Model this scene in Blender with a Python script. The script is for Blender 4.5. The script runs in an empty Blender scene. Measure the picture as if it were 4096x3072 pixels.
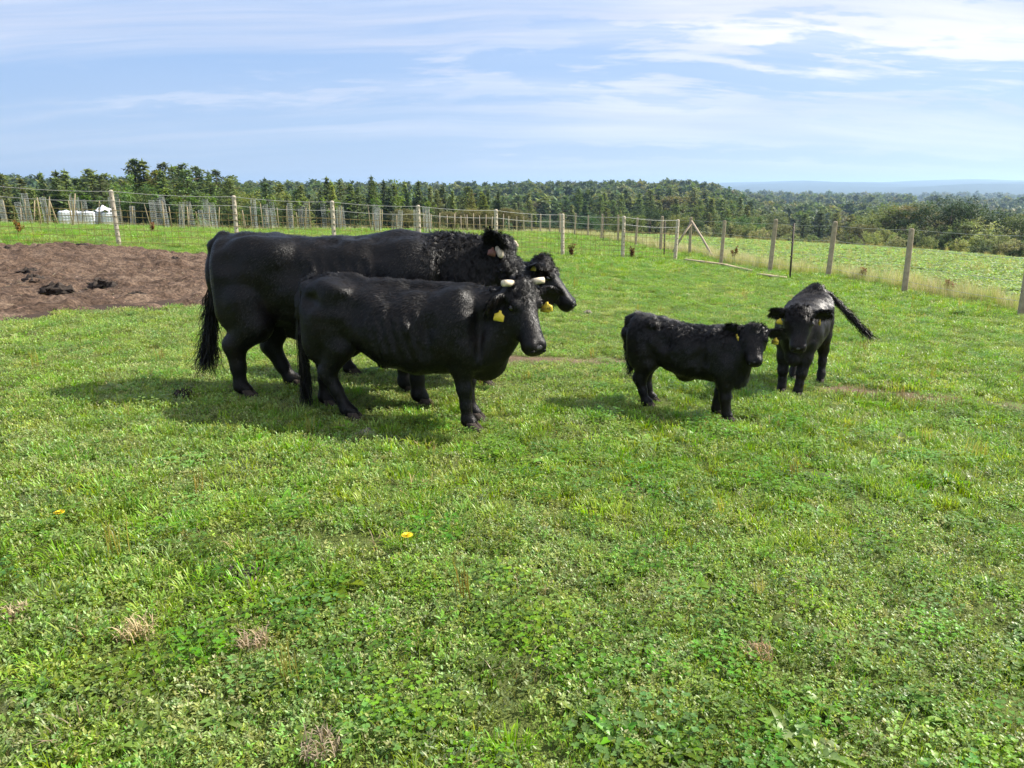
import bpy, math
import numpy as np
from mathutils import Vector, Matrix

# ------------------------------------------------------------------ camera, sky, sun, exposure
SC = bpy.context.scene
COL = SC.collection
R = math.radians
EYE = 1.52
PITCH = math.atan(776.0 / 2960.0)
cam_d = bpy.data.cameras.new('camera')
cam_d.sensor_fit = 'HORIZONTAL'
cam_d.sensor_width = 36.0
cam_d.lens = 36.0 * 2960.0 / 4096.0
cam_d.clip_start = 0.05
cam_d.clip_end = 60000.0
cam = bpy.data.objects.new('camera', cam_d)
COL.objects.link(cam)
cam.location = (0, 0, EYE)
cam.rotation_euler = (math.pi / 2 - PITCH, 0, 0)
SC.camera = cam

SUN_EL, SUN_AZ = R(41), R(17)            # azimuth measured from +X towards +Y
SUNDIR = Vector((math.cos(SUN_EL) * math.cos(SUN_AZ), math.cos(SUN_EL) * math.sin(SUN_AZ), math.sin(SUN_EL)))
sun_d = bpy.data.lights.new('sun', 'SUN')
sun_d.energy = 5.0
sun_d.angle = R(0.55)
sun_d.color = (1.0, 0.94, 0.84)
sun = bpy.data.objects.new('sun', sun_d)
COL.objects.link(sun)
sun.rotation_euler = SUNDIR.to_track_quat('Z', 'Y').to_euler()

vs = SC.view_settings
vs.view_transform = 'Standard'
vs.look = 'None'
vs.gamma = 1.0
vs.exposure = 1.0
try:
    vs.use_curve_mapping = False
except Exception:
    pass
cy = SC.cycles
cy.max_bounces = 6
cy.diffuse_bounces = 2
cy.glossy_bounces = 2
cy.transmission_bounces = 4
cy.transparent_max_bounces = 8
cy.volume_bounces = 0
cy.caustics_reflective = False
cy.caustics_refractive = False
cy.use_denoising = True
cy.sample_clamp_indirect = 6.0

class NT:
    """small helper to write node trees"""
    def __init__(self, tree):
        self.t = tree
        tree.nodes.clear()
    def n(self, typ, **kw):
        nd = self.t.nodes.new(typ)
        for k, v in kw.items():
            if k.startswith('_'):
                continue
            setattr(nd, k, v)
        return nd
    def l(self, a, b):
        self.t.links.new(a, b)
    def math(self, op, a, b=None, c=None, clamp=False):
        nd = self.n('ShaderNodeMath', operation=op, use_clamp=clamp)
        for i, v in enumerate((a, b, c)):
            if v is None:
                continue
            if isinstance(v, (int, float)):
                nd.inputs[i].default_value = v
            else:
                self.l(v, nd.inputs[i])
        return nd.outputs[0]
    def mix(self, fac, a, b, typ='RGBA', blend='MIX'):
        nd = self.n('ShaderNodeMix', data_type=typ)
        if typ == 'RGBA':
            nd.blend_type = blend
        fi = nd.inputs[0]
        ai, bi = [s for s in nd.inputs if s.name == 'A' and s.enabled][0], [s for s in nd.inputs if s.name == 'B' and s.enabled][0]
        for s, v in ((fi, fac), (ai, a), (bi, b)):
            if isinstance(v, (int, float)):
                s.default_value = v
            elif isinstance(v, tuple):
                s.default_value = (*v, 1.0) if len(v) == 3 else v
            else:
                self.l(v, s)
        return [o for o in nd.outputs if o.enabled][0]
    def ramp(self, fac, stops, interp='LINEAR'):
        nd = self.n('ShaderNodeValToRGB')
        cr = nd.color_ramp
        cr.interpolation = interp
        while len(cr.elements) < len(stops):
            cr.elements.new(0.5)
        for e, (p, c) in zip(cr.elements, stops):
            e.position = p
            e.color = (c, c, c, 1) if isinstance(c, (int, float)) else (*c, 1)
        self.l(fac, nd.inputs[0])
        return nd.outputs[0]
    def noise(self, vec, scale, detail=3.0, rough=0.55, dist=0.0, dim='3D'):
        nd = self.n('ShaderNodeTexNoise', noise_dimensions=dim)
        if vec is not None:
            self.l(vec, nd.inputs['Vector'])
        nd.inputs['Scale'].default_value = scale
        nd.inputs['Detail'].default_value = detail
        nd.inputs['Roughness'].default_value = rough
        nd.inputs['Distortion'].default_value = dist
        return nd.outputs['Fac']
    def mapping(self, vec, loc=(0, 0, 0), rot=(0, 0, 0), scale=(1, 1, 1)):
        nd = self.n('ShaderNodeMapping')
        self.l(vec, nd.inputs[0])
        nd.inputs['Location'].default_value = loc
        nd.inputs['Rotation'].default_value = rot
        nd.inputs['Scale'].default_value = scale
        return nd.outputs[0]

wd = bpy.data.worlds.new('World')
SC.world = wd
wd.use_nodes = True
W = NT(wd.node_tree)
sky = W.n('ShaderNodeTexSky', sky_type='NISHITA')
sky.sun_disc = False
sky.sun_elevation = SUN_EL
sky.sun_rotation = math.pi / 2 - SUN_AZ
sky.altitude = 400
sky.air_density = 1.0
sky.dust_density = 0.5
sky.ozone_density = 1.5
tc = W.n('ShaderNodeTexCoord').outputs['Generated']
sx = W.n('ShaderNodeSeparateXYZ'); W.l(tc, sx.inputs[0])
zz = W.math('MAXIMUM', W.math('ADD', sx.outputs[2], 0.15), 0.05)
cmb = W.n('ShaderNodeCombineXYZ')
W.l(W.math('DIVIDE', sx.outputs[0], zz), cmb.inputs[0])
W.l(W.math('DIVIDE', sx.outputs[1], zz), cmb.inputs[1])
cv = cmb.outputs[0]
# streaked cirrus, a broken altocumulus layer and a thin veil, all on one cloud plane
CR = R(-20)
warp = W.n('ShaderNodeTexNoise'); W.l(W.mapping(cv, scale=(0.5, 0.5, 1)), warp.inputs['Vector']); warp.inputs['Scale'].default_value = 0.8; warp.inputs['Detail'].default_value = 3
wv = W.n('ShaderNodeVectorMath', operation='MULTIPLY_ADD'); W.l(warp.outputs['Color'], wv.inputs[0]); wv.inputs[1].default_value = (0.9, 0.9, 0); W.l(cv, wv.inputs[2])
cw = wv.outputs[0]
streak = W.noise(W.mapping(cw, loc=(3.1, 7.7, 0), rot=(0, 0, CR), scale=(0.16, 1.1, 1)), 1.0, 7, 0.58, 0.25)
cells = W.noise(W.mapping(cw, loc=(1.0, 4.0, 0), rot=(0, 0, CR), scale=(0.75, 1.3, 1)), 3.4, 8, 0.6, 0.15)
patch = W.noise(W.mapping(cv, loc=(0.35, 2.2, 0), rot=(0, 0, CR), scale=(0.33, 0.62, 1)), 0.62, 2, 0.5)
cover = W.ramp(W.math('MULTIPLY_ADD', W.math('DIVIDE', sx.outputs[0], zz), 0.11, patch), [(0.32, 0.0), (0.54, 1.0)], 'EASE')
a1 = W.ramp(streak, [(0.40, 0.0), (0.58, 1.0)], 'EASE')
mixc = W.math('MULTIPLY_ADD', cells, 0.40, W.math('MULTIPLY', streak, 0.62))
a2 = W.math('MULTIPLY', W.ramp(mixc, [(0.44, 0.0), (0.52, 1.0)], 'EASE'), cover)
fine = W.noise(W.mapping(cw, loc=(5.0, 2.0, 0), rot=(0, 0, R(-26)), scale=(0.22, 2.6, 1)), 1.7, 8, 0.62, 0.35)
a1 = W.math('MULTIPLY', a1, W.ramp(fine, [(0.36, 0.35), (0.60, 1.15)]))
a2 = W.math('MULTIPLY', a2, W.ramp(fine, [(0.34, 0.55), (0.56, 1.05)]))
alpha = W.math('MAXIMUM', W.math('MULTIPLY', a1, W.math('MULTIPLY_ADD', cover, 0.45, 0.62)), a2)
alpha = W.math('MULTIPLY_ADD', cover, 0.15, W.math('MULTIPLY', alpha, 0.85), clamp=True)
alpha = W.math('MULTIPLY', alpha, W.ramp(sx.outputs[2], [(0.01, 0.25), (0.16, 1.0)]))
shade = W.noise(W.mapping(cw, loc=(9.0, 1.0, 0), rot=(0, 0, CR), scale=(0.3, 1.1, 1)), 1.5, 4, 0.55)
ccol = W.mix(W.ramp(shade, [(0.38, 0.0), (0.58, 1.0)]), (6.5, 6.9, 8.2), (9.0, 8.9, 9.3))
veil = W.mix(W.ramp(sx.outputs[2], [(0.0, 0.0), (0.25, 1.0)]), (4.0, 5.3, 7.9), (3.1, 5.1, 9.0))
tinted = W.mix(0.72, sky.outputs[0], veil)
skyc = W.mix(alpha, tinted, ccol)
bg = W.n('ShaderNodeBackground')
W.l(skyc, bg.inputs[0])
bg.inputs[1].default_value = 0.06
wo = W.n('ShaderNodeOutputWorld')
W.l(bg.outputs[0], wo.inputs[0])

# ------------------------------------------------------------------ helpers
RNG = np.random.default_rng(20240)

def linkobj(name, data, parent=None, col=None):
    o = bpy.data.objects.new(name, data)
    (col or COL).objects.link(o)
    if parent is not None:
        o.parent = parent
    return o

def tag(o, label=None, cat=None, group=None, kind=None):
    if label: o['label'] = label
    if cat: o['category'] = cat
    if group: o['group'] = group
    if kind: o['kind'] = kind
    return o

def empty(name, loc=(0, 0, 0), rz=0.0):
    o = linkobj(name, None)
    o.empty_display_size = 0.2
    o.location = loc
    o.rotation_euler = (0, 0, rz)
    return o

def mesh_np(name, verts, faces, mat=None, smooth=False, mats=None, midx=None, col=None):
    """verts (n,3); faces: list of (m,k) integer arrays (tri or quad blocks)"""
    me = bpy.data.meshes.new(name)
    verts = np.asarray(verts, np.float32)
    blocks = faces if isinstance(faces, (list, tuple)) else [faces]
    blocks = [np.asarray(b, np.int32) for b in blocks if len(b)]
    me.vertices.add(len(verts))
    me.vertices.foreach_set('co', verts.ravel())
    nl = sum(b.size for b in blocks)
    npol = sum(len(b) for b in blocks)
    me.loops.add(nl)
    me.polygons.add(npol)
    me.loops.foreach_set('vertex_index', np.concatenate([b.ravel() for b in blocks]))
    tot = np.concatenate([np.full(len(b), b.shape[1], np.int32) for b in blocks])
    st = np.concatenate([[0], np.cumsum(tot)[:-1]]).astype(np.int32)
    me.polygons.foreach_set('loop_start', st)
    me.polygons.foreach_set('loop_total', tot)
    if midx is not None:
        me.polygons.foreach_set('material_index', np.asarray(midx, np.int32))
    if smooth:
        me.polygons.foreach_set('use_smooth', np.ones(npol, bool))
    if mats:
        for m in mats: me.materials.append(m)
    elif mat:
        me.materials.append(mat)
    if col is not None:      # per-vertex colour
        at = me.color_attributes.new('tint', 'FLOAT_COLOR', 'POINT')
        c4 = np.ones((len(verts), 4), np.float32); c4[:, :3] = col
        at.data.foreach_set('color', c4.ravel())
    me.update()
    me.validate()
    return me

class MB:
    """collects simple shapes into one mesh"""
    def __init__(self):
        self.v = []; self.q = []; self.t = []; self.n = 0
    def add(self, v, q=None, t=None):
        v = np.asarray(v, float)
        self.v.append(v)
        if q is not None and len(q): self.q.append(np.asarray(q) + self.n)
        if t is not None and len(t): self.t.append(np.asarray(t) + self.n)
        self.n += len(v)
    def box(self, c, s, M=None):
        x, y, z = np.array(s) / 2
        v = np.array([[sx * x, sy * y, sz * z] for sz in (-1, 1) for sy in (-1, 1) for sx in (-1, 1)])
        if M is not None: v = v @ np.array(M).T
        self.add(v + np.array(c), [[0, 2, 3, 1], [4, 5, 7, 6], [0, 1, 5, 4], [2, 6, 7, 3], [0, 4, 6, 2], [1, 3, 7, 5]])
    def tube(self, pts, rad, n=6, cap=True, sq=1.0):
        pts = np.asarray(pts, float)
        rad = np.broadcast_to(np.asarray(rad, float), (len(pts),))
        T = np.gradient(pts, axis=0); T /= np.linalg.norm(T, axis=1)[:, None] + 1e-9
        ref = np.array([0, 0, 1.0]) if abs(T[:, 2]).mean() < 0.8 else np.array([1.0, 0, 0])
        U = np.cross(T, ref); U /= np.linalg.norm(U, axis=1)[:, None] + 1e-9
        V = np.cross(T, U)
        a = np.arange(n) * 2 * math.pi / n
        vs_ = (pts[:, None, :] + rad[:, None, None] * (np.cos(a)[None, :, None] * U[:, None, :] + sq * np.sin(a)[None, :, None] * V[:, None, :])).reshape(-1, 3)
        q = []
        for i in range(len(pts) - 1):
            for j in range(n):
                q.append([i * n + j, i * n + (j + 1) % n, (i + 1) * n + (j + 1) % n, (i + 1) * n + j])
        t = []
        if cap:
            b = len(vs_)
            vs_ = np.vstack([vs_, pts[0], pts[-1]])
            for j in range(n):
                t.append([b, (j + 1) % n, j])
                t.append([b + 1, (len(pts) - 1) * n + j, (len(pts) - 1) * n + (j + 1) % n])
        self.add(vs_, q, t)
    def mesh(self, name, mat, smooth=False):
        v = np.vstack(self.v)
        f = []
        if self.q: f.append(np.vstack(self.q))
        if self.t: f.append(np.vstack(self.t))
        return mesh_np(name, v, f, mat, smooth)
    def build(self, name, mat, parent=None, smooth=False):
        return linkobj(name, self.mesh(name, mat, smooth), parent)

def simple_mat(name, col, rough=0.6, spec=0.4, var=0.0, vscale=20.0, bump=0.0, bscale=60.0, metal=0.0):
    m = bpy.data.materials.new(name)
    m.use_nodes = True
    T = NT(m.node_tree)
    out = T.n('ShaderNodeOutputMaterial')
    p = T.n('ShaderNodeBsdfPrincipled')
    T.l(p.outputs[0], out.inputs[0])
    p.inputs['Roughness'].default_value = rough
    p.inputs['Specular IOR Level'].default_value = spec
    p.inputs['Metallic'].default_value = metal
    oc = T.n('ShaderNodeTexCoord').outputs['Object']
    if var:
        f = T.noise(oc, vscale, 4, 0.6)
        lo = tuple(c * (1 - var) for c in col); hi = tuple(min(1, c * (1 + var)) for c in col)
        T.l(T.mix(T.ramp(f, [(0.3, 0.0), (0.7, 1.0)]), lo, hi), p.inputs['Base Color'])
    else:
        p.inputs['Base Color'].default_value = (*col, 1)
    if bump:
        b = T.n('ShaderNodeBump')
        b.inputs['Strength'].default_value = bump
        b.inputs['Distance'].default_value = 0.01
        T.l(T.noise(oc, bscale, 5, 0.6), b.inputs['Height'])
        T.l(b.outputs[0], p.inputs['Normal'])
    return m

ORD = ['first', 'second', 'third', 'fourth', 'fifth', 'sixth', 'seventh', 'eighth', 'ninth', 'tenth', 'eleventh', 'twelfth', 'thirteenth', 'fourteenth', 'fifteenth', 'sixteenth', 'seventeenth', 'eighteenth', 'nineteenth']
def ordinal(k):
    """1 -> first"""
    if k < 20: return ORD[k - 1]
    t = ['twent', 'thirt', 'fort', 'fift', 'sixt', 'sevent', 'eight', 'ninet'][k // 10 - 2]
    return t + 'ieth' if k % 10 == 0 else t + 'y-' + ORD[k % 10 - 1]

# small value noise for geometry
def vnoise(x, y, s, seed=0):
    x = np.asarray(x, float) / s; y = np.asarray(y, float) / s
    ix = np.floor(x); iy = np.floor(y); fx = x - ix; fy = y - iy
    fx = fx * fx * (3 - 2 * fx); fy = fy * fy * (3 - 2 * fy)
    def h(a, b):
        v = np.sin(a * 127.1 + b * 311.7 + seed * 74.7) * 43758.5453
        return v - np.floor(v)
    return (h(ix, iy) * (1 - fx) + h(ix + 1, iy) * fx) * (1 - fy) + (h(ix, iy + 1) * (1 - fx) + h(ix + 1, iy + 1) * fx) * fy

def sstep(a, b, x):
    t = np.clip((np.asarray(x, float) - a) / (b - a), 0, 1)
    return t * t * (3 - 2 * t)
# ------------------------------------------------------------------ terrain
def plane_h(x, y):
    return -0.05 * np.asarray(x, float) - 0.029 * np.asarray(y, float)

def height(x, y):
    """ground height in metres; (0,0) under the camera"""
    x = np.asarray(x, float); y = np.asarray(y, float)
    r = np.hypot(x, y) + 1e-6
    u = x / np.maximum(y, 0.35 * r)                     # bearing
    base = plane_h(x, y)
    y0 = np.interp(u, [-0.9, -0.35, 0.02, 0.2, 0.55, 0.75], [28, 31, 50, 68, 72, 52])
    k = np.interp(u, [-0.9, -0.35, 0.02, 0.2, 0.55, 0.75], [.00140, .00125, .00064, .0006, .0006, .0007])
    lim = 0.10
    dy = np.maximum(r - y0, 0)
    dl = lim / (2 * k)
    drop = np.where(dy < dl, k * dy * dy, k * dl * dl + lim * (dy - dl))
    near = np.where(r < 160, base - drop, 0)
    # far terrain: a wooded dip, then low ridges; open valley to the right and blue hills far off
    ang = np.arctan2(x, np.maximum(y, 1e-3))
    b160 = plane_h(x * 160 / r, y * 160 / r) - np.where((160 - y0) < dl, k * (160 - y0) ** 2, k * dl * dl + lim * (160 - y0 - dl))
    lr = np.log(np.maximum(r, 1.0))
    def prof(pts):
        return np.interp(lr, np.log([p[0] for p in pts]), [p[1] for p in pts])
    left = prof([(160, 0), (300, -5), (520, 1), (800, 2), (1500, -12), (3000, -30), (6000, 40), (9000, 75), (16000, 75)])
    cent = prof([(160, 0), (280, -6), (420, -6), (640, 2), (760, 3), (1200, -10), (3000, -20), (5500, 30), (8000, 72), (16000, 80)])
    rght = prof([(160, 0), (260, -10), (420, -12), (700, -14), (1100, -17), (2200, -24), (3600, -26), (4800, 0), (6500, 45), (9000, 112), (16000, 118)])
    wl = sstep(-0.05, -0.3, ang); wr = sstep(0.24, 0.33, ang)
    fp = left * wl + rght * wr + cent * (1 - wl - wr)
    hum = (vnoise(x, y, 420, 3) - .5) * 14 * sstep(300, 1200, r) + (vnoise(ang * 1000, r * 0.05, 130, 9) - .5) * 44 * sstep(3000, 6000, r) + (vnoise(ang * 1000, r * 0.02, 45, 4) - .5) * 34 * sstep(3000, 6000, r)
    far = b160 * sstep(2600, 500, r) + (1 - sstep(2600, 500, r)) * (-16) + fp + hum
    w = sstep(120, 160, r)
    h = near * (1 - w) + far * w
    # behind the camera: plain gentle ground
    bw = sstep(0.0, -0.35, y / r) * sstep(3, 40, r)
    h = h * (1 - bw) + (plane_h(np.clip(x, -60, 60), np.clip(y, -60, 60))) * bw
    # small bumps of the pasture
    h = h + ((vnoise(x, y, 1.7, 1) - .5) * 0.05 + (vnoise(x, y, 0.6, 2) - .5) * 0.022) * sstep(90, 30, r)
    return h

def hz(x, y):
    return float(height(np.array([x]), np.array([y]))[0])

def pix_ray(px, py):
    u = (px - 2048.0) / 2960.0; v = -(py - 1536.0) / 2960.0
    return np.array([u, math.cos(PITCH) + v * math.sin(PITCH), -math.sin(PITCH) + v * math.cos(PITCH)])

def at(px, py, tmax=300.0):
    """the ground point seen at a spot of the photograph"""
    d = pix_ray(px, py)
    t = np.concatenate([np.linspace(1.2, 40, 2400), np.linspace(40.05, tmax, 2000)])
    P = np.array([0, 0, EYE])[None, :] + t[:, None] * d[None, :]
    g = P[:, 2] - height(P[:, 0], P[:, 1])
    i = np.argmax(g < 0)
    if g[i] >= 0: i = len(t) - 1
    return Vector((float(P[i, 0]), float(P[i, 1]), float(height(P[i:i + 1, 0], P[i:i + 1, 1])[0])))

def toward(px, dist):
    """a point on the ground at a given distance on the bearing of a picture column"""
    x = (px - 2048.0) / 2960.0 * math.cos(0.0)
    y = 1.0 / math.cos(PITCH) * (math.cos(PITCH) ** 2 + math.sin(PITCH) ** 2)
    n = math.hypot(x, y)
    X, Y = x / n * dist, y / n * dist
    return Vector((X, Y, hz(X, Y)))
# ------------------------------------------------------------------ ground sheet
def poly_dist(x, y, poly):
    """signed distance to a polygon (negative inside)"""
    x = np.asarray(x, float); y = np.asarray(y, float)
    d = np.full(x.shape, 1e9); ins = np.zeros(x.shape, bool)
    n = len(poly)
    for i in range(n):
        ax, ay = poly[i]; bx, by = poly[(i + 1) % n]
        ex, ey = bx - ax, by - ay
        t = np.clip(((x - ax) * ex + (y - ay) * ey) / (ex * ex + ey * ey + 1e-9), 0, 1)
        d = np.minimum(d, np.hypot(x - ax - t * ex, y - ay - t * ey))
        c = ((ay > y) != (by > y)) & (x < (bx - ax) * (y - ay) / ((by - ay) if abs(by - ay) > 1e-9 else 1e-9) + ax)
        ins ^= c
    return np.where(ins, -d, d)

def line_dist(x, y, pts):
    x = np.asarray(x, float); y = np.asarray(y, float)
    d = np.full(x.shape, 1e9); s = np.zeros(x.shape)
    for (ax, ay), (bx, by) in zip(pts[:-1], pts[1:]):
        ex, ey = bx - ax, by - ay; L = math.hypot(ex, ey)
        t = np.clip(((x - ax) * ex + (y - ay) * ey) / (L * L), 0, 1)
        q = np.hypot(x - ax - t * ex, y - ay - t * ey)
        sd = ((x - ax) * ey - (y - ay) * ex) / L              # positive on the right
        m = q < d
        d = np.where(m, q, d); s = np.where(m, np.sign(sd) * q, s)
    return d, s

MUD_PIX = [(-420, 1000), (0, 992), (255, 984), (464, 998), (650, 1008), (845, 1020), (1020, 1060), (1010, 1150), (872, 1226), (835, 1217), (673, 1231), (464, 1253), (325, 1248), (200, 1248), (153, 1278), (0, 1308), (-500, 1370)]
MUD = [tuple(at(*p))[:2] for p in MUD_PIX]
# right hand fence, from the near right towards the far left
FENCE_R_PIX = [(4085, 1268), (3616, 1174), (3311, 1112), (3078, 1091), (2883, 1058), (2758, 1018), (2641, 1008), (2542, 988), (2472, 968), (2405, 962), (2352, 948), (2298, 943), (2240, 938)]
FR = [tuple(at(*p))[:2] for p in FENCE_R_PIX]
_e = np.array(FR[-1]); _d = np.array(FR[-1]) - np.array(FR[-5]); _d /= np.linalg.norm(_d)
FR_EXT = [tuple(_e + _d * k * 3.2) for k in range(1, 6)]
_c = np.array(FR[0]); _b = np.array([0.35, -4.4])
FENCE_R = [tuple(_c + _b * 3), tuple(_c + _b)] + FR + FR_EXT
FENCE_R_LINE = FENCE_R
TROD = [[tuple(at(*p))[:2] for p in q] for q in ([(2020, 1436), (2300, 1446), (2500, 1452), (2740, 1468)], [(3330, 1560), (3480, 1572), (3700, 1588), (3900, 1606), (4096, 1632), (4300, 1660)])]

def zone(x, y):
    """masks of the surface kinds: mud, crop field, field verge, trodden soil"""
    md = poly_dist(x, y, MUD) + (vnoise(x, y, 0.9, 31) - .5) * 0.9 + (vnoise(x, y, 0.25, 32) - .5) * 0.35
    fd, fs = line_dist(x, y, FENCE_R_LINE)
    td = np.minimum(line_dist(x, y, TROD[0])[0], line_dist(x, y, TROD[1])[0])
    return md, fs, td

def build_ground():
    ang = np.concatenate([np.linspace(-50, 50, 501), np.linspace(53, 307, 86)]) * math.pi / 180
    rad = np.concatenate([np.geomspace(0.6, 14000, 300)])
    A, Rr = np.meshgrid(ang, rad)
    X = np.sin(A) * Rr; Y = np.cos(A) * Rr
    Z = height(X, Y)
    na, nr = len(ang), len(rad)
    i = np.arange(nr - 1)[:, None]; j = np.arange(na)[None, :]
    j2 = (j + 1) % na
    q = np.stack(np.broadcast_arrays(i * na + j, i * na + j2, (i + 1) * na + j2, (i + 1) * na + j), -1).reshape(-1, 4)[:, ::-1]
    v = np.stack([X.ravel(), Y.ravel(), Z.ravel()], 1)
    v = np.vstack([v, [[0, 0, hz(0, 0)]]])
    t = np.array([[len(v) - 1, (k + 1) % na, k] for k in range(na)])
    x, y = v[:, 0], v[:, 1]; r = np.hypot(x, y)
    md, fs, td = zone(np.where(r < 135, x, 999), np.where(r < 135, y, 999))
    col = np.zeros((len(v), 3))
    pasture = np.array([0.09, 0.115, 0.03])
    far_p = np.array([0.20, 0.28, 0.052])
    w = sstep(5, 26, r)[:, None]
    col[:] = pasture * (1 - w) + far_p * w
    soil = np.array([0.16, 0.11, 0.078])
    k = sstep(.26, .10, td)[:, None] * (r < 120)[:, None]; col = col * (1 - k) + soil * k
    k = ((fs > 0.2) & (r < 130))[:, None] * sstep(.2, 1.8, fs)[:, None]
    crop = np.array([0.19, 0.265, 0.085]); col = col * (1 - k) + crop * k
    k = (md < 0.1)[:, None] * (r < 60)[:, None]; col = col * (1 - k) + np.array([0.062, 0.044, 0.034]) * k
    # wooded slopes and far patchwork
    k = sstep(np.where(x > .1 * y, 104, 80), np.where(x > .1 * y, 122, 105), r)[:, None] * (y > 0)[:, None]
    wood = np.array([0.022, 0.032, 0.014])
    fieldn = vnoise(np.arctan2(x, np.maximum(y, 1)) * 900, np.log(np.maximum(r, 1)) * 90, 26, 17)
    isf = sstep(.74, .78, fieldn) * sstep(900, 1600, r) * sstep(4200, 3000, r) * .8
    fcol = np.where((vnoise(x, y, 900, 5) > .5)[:, None], np.array([0.16, 0.18, 0.08]), np.array([0.18, 0.15, 0.10]))
    colf = wood * (1 - isf)[:, None] + fcol * isf[:, None]
    col = col * (1 - k) + colf * k
    m = bpy.data.materials.new('ground'); m.use_nodes = True
    T = NT(m.node_tree)
    out = T.n('ShaderNodeOutputMaterial'); p = T.n('ShaderNodeBsdfPrincipled'); T.l(p.outputs[0], out.inputs[0])
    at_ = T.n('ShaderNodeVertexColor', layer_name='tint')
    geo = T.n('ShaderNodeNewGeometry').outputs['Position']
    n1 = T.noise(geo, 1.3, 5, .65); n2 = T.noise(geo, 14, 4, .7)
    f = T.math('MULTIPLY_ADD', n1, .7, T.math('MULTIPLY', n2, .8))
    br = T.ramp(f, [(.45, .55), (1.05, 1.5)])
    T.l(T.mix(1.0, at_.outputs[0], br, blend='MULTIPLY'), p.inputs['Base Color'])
    p.inputs['Roughness'].default_value = .95; p.inputs['Specular IOR Level'].default_value = .1
    b = T.n('ShaderNodeBump'); b.inputs['Strength'].default_value = .8; b.inputs['Distance'].default_value = .04
    T.l(T.math('MULTIPLY_ADD', n2, .6, T.noise(geo, 60, 3, .6)), b.inputs['Height']); T.l(b.outputs[0], p.inputs['Normal'])
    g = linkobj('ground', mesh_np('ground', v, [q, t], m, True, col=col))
    tag(g, kind='structure')
    return g
build_ground()

def build_mud():
    P = np.array(MUD); x0, y0 = P.min(0) - .3; x1, y1 = P.max(0) + .3
    x0 = max(x0, -19.0)
    xs = np.arange(x0, x1, .05); ys = np.arange(y0, y1, .05)
    X, Y = np.meshgrid(xs, ys)
    md, _, _ = zone(X, Y)
    e = sstep(0.12, -.45, md)
    rough = (vnoise(X, Y, .55, 41) - .5) * .13 + (vnoise(X, Y, .2, 42) - .5) * .09 + np.maximum(vnoise(X, Y, .12, 43) - .5, 0) * .16 + (RNG.random(X.shape) - .5) * .022 + np.maximum(vnoise(X, Y, 1.4, 44) - .62, 0) * .25
    Z = height(X, Y) - .05 + e * (.075 + rough + .12 * sstep(-.3, -3, md) * sstep(14, 19, Y))
    n = len(xs); k = len(ys)
    i = np.arange(k - 1)[:, None]; j = np.arange(n - 1)[None, :]
    q = np.stack(np.broadcast_arrays(i * n + j, i * n + j + 1, (i + 1) * n + j + 1, (i + 1) * n + j), -1).reshape(-1, 4)
    keep = (md.ravel()[q] < .25).any(1)
    q = q[keep]
    u, inv = np.unique(q, return_inverse=True)
    v = np.stack([X.ravel(), Y.ravel(), Z.ravel()], 1)[u]
    q = inv.reshape(q.shape)
    m = bpy.data.materials.new('mud'); m.use_nodes = True
    T = NT(m.node_tree)
    out = T.n('ShaderNodeOutputMaterial'); p = T.n('ShaderNodeBsdfPrincipled'); T.l(p.outputs[0], out.inputs[0])
    geo = T.n('ShaderNodeNewGeometry').outputs['Position']
    n1 = T.noise(geo, 1.6, 6, .72); n2 = T.noise(T.mapping(geo, scale=(1, 1.0, 1)), 22, 4, .7)
    c = T.ramp(n1, [(.3, (.055, .036, .025)), (.5, (.125, .085, .060)), (.70, (.215, .158, .115))])
    c = T.mix(T.ramp(n2, [(.40, 0.0), (.64, 1.0)]), T.mix(1.0, c, (.5, .48, .48), blend='MULTIPLY'), T.mix(1.0, c, (1.5, 1.45, 1.4), blend='MULTIPLY'))
    T.l(c, p.inputs['Base Color'])
    p.inputs['Roughness'].default_value = .9; p.inputs['Specular IOR Level'].default_value = .2
    b = T.n('ShaderNodeBump'); b.inputs['Strength'].default_value = 1.0; b.inputs['Distance'].default_value = .03
    T.l(T.math('MULTIPLY_ADD', n2, .7, T.noise(geo, 70, 4, .7)), b.inputs['Height']); T.l(b.outputs[0], p.inputs['Normal'])
    tag(linkobj('mud_patch', mesh_np('mud_patch', v, q, m, True)), kind='structure')
build_mud()
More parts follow.
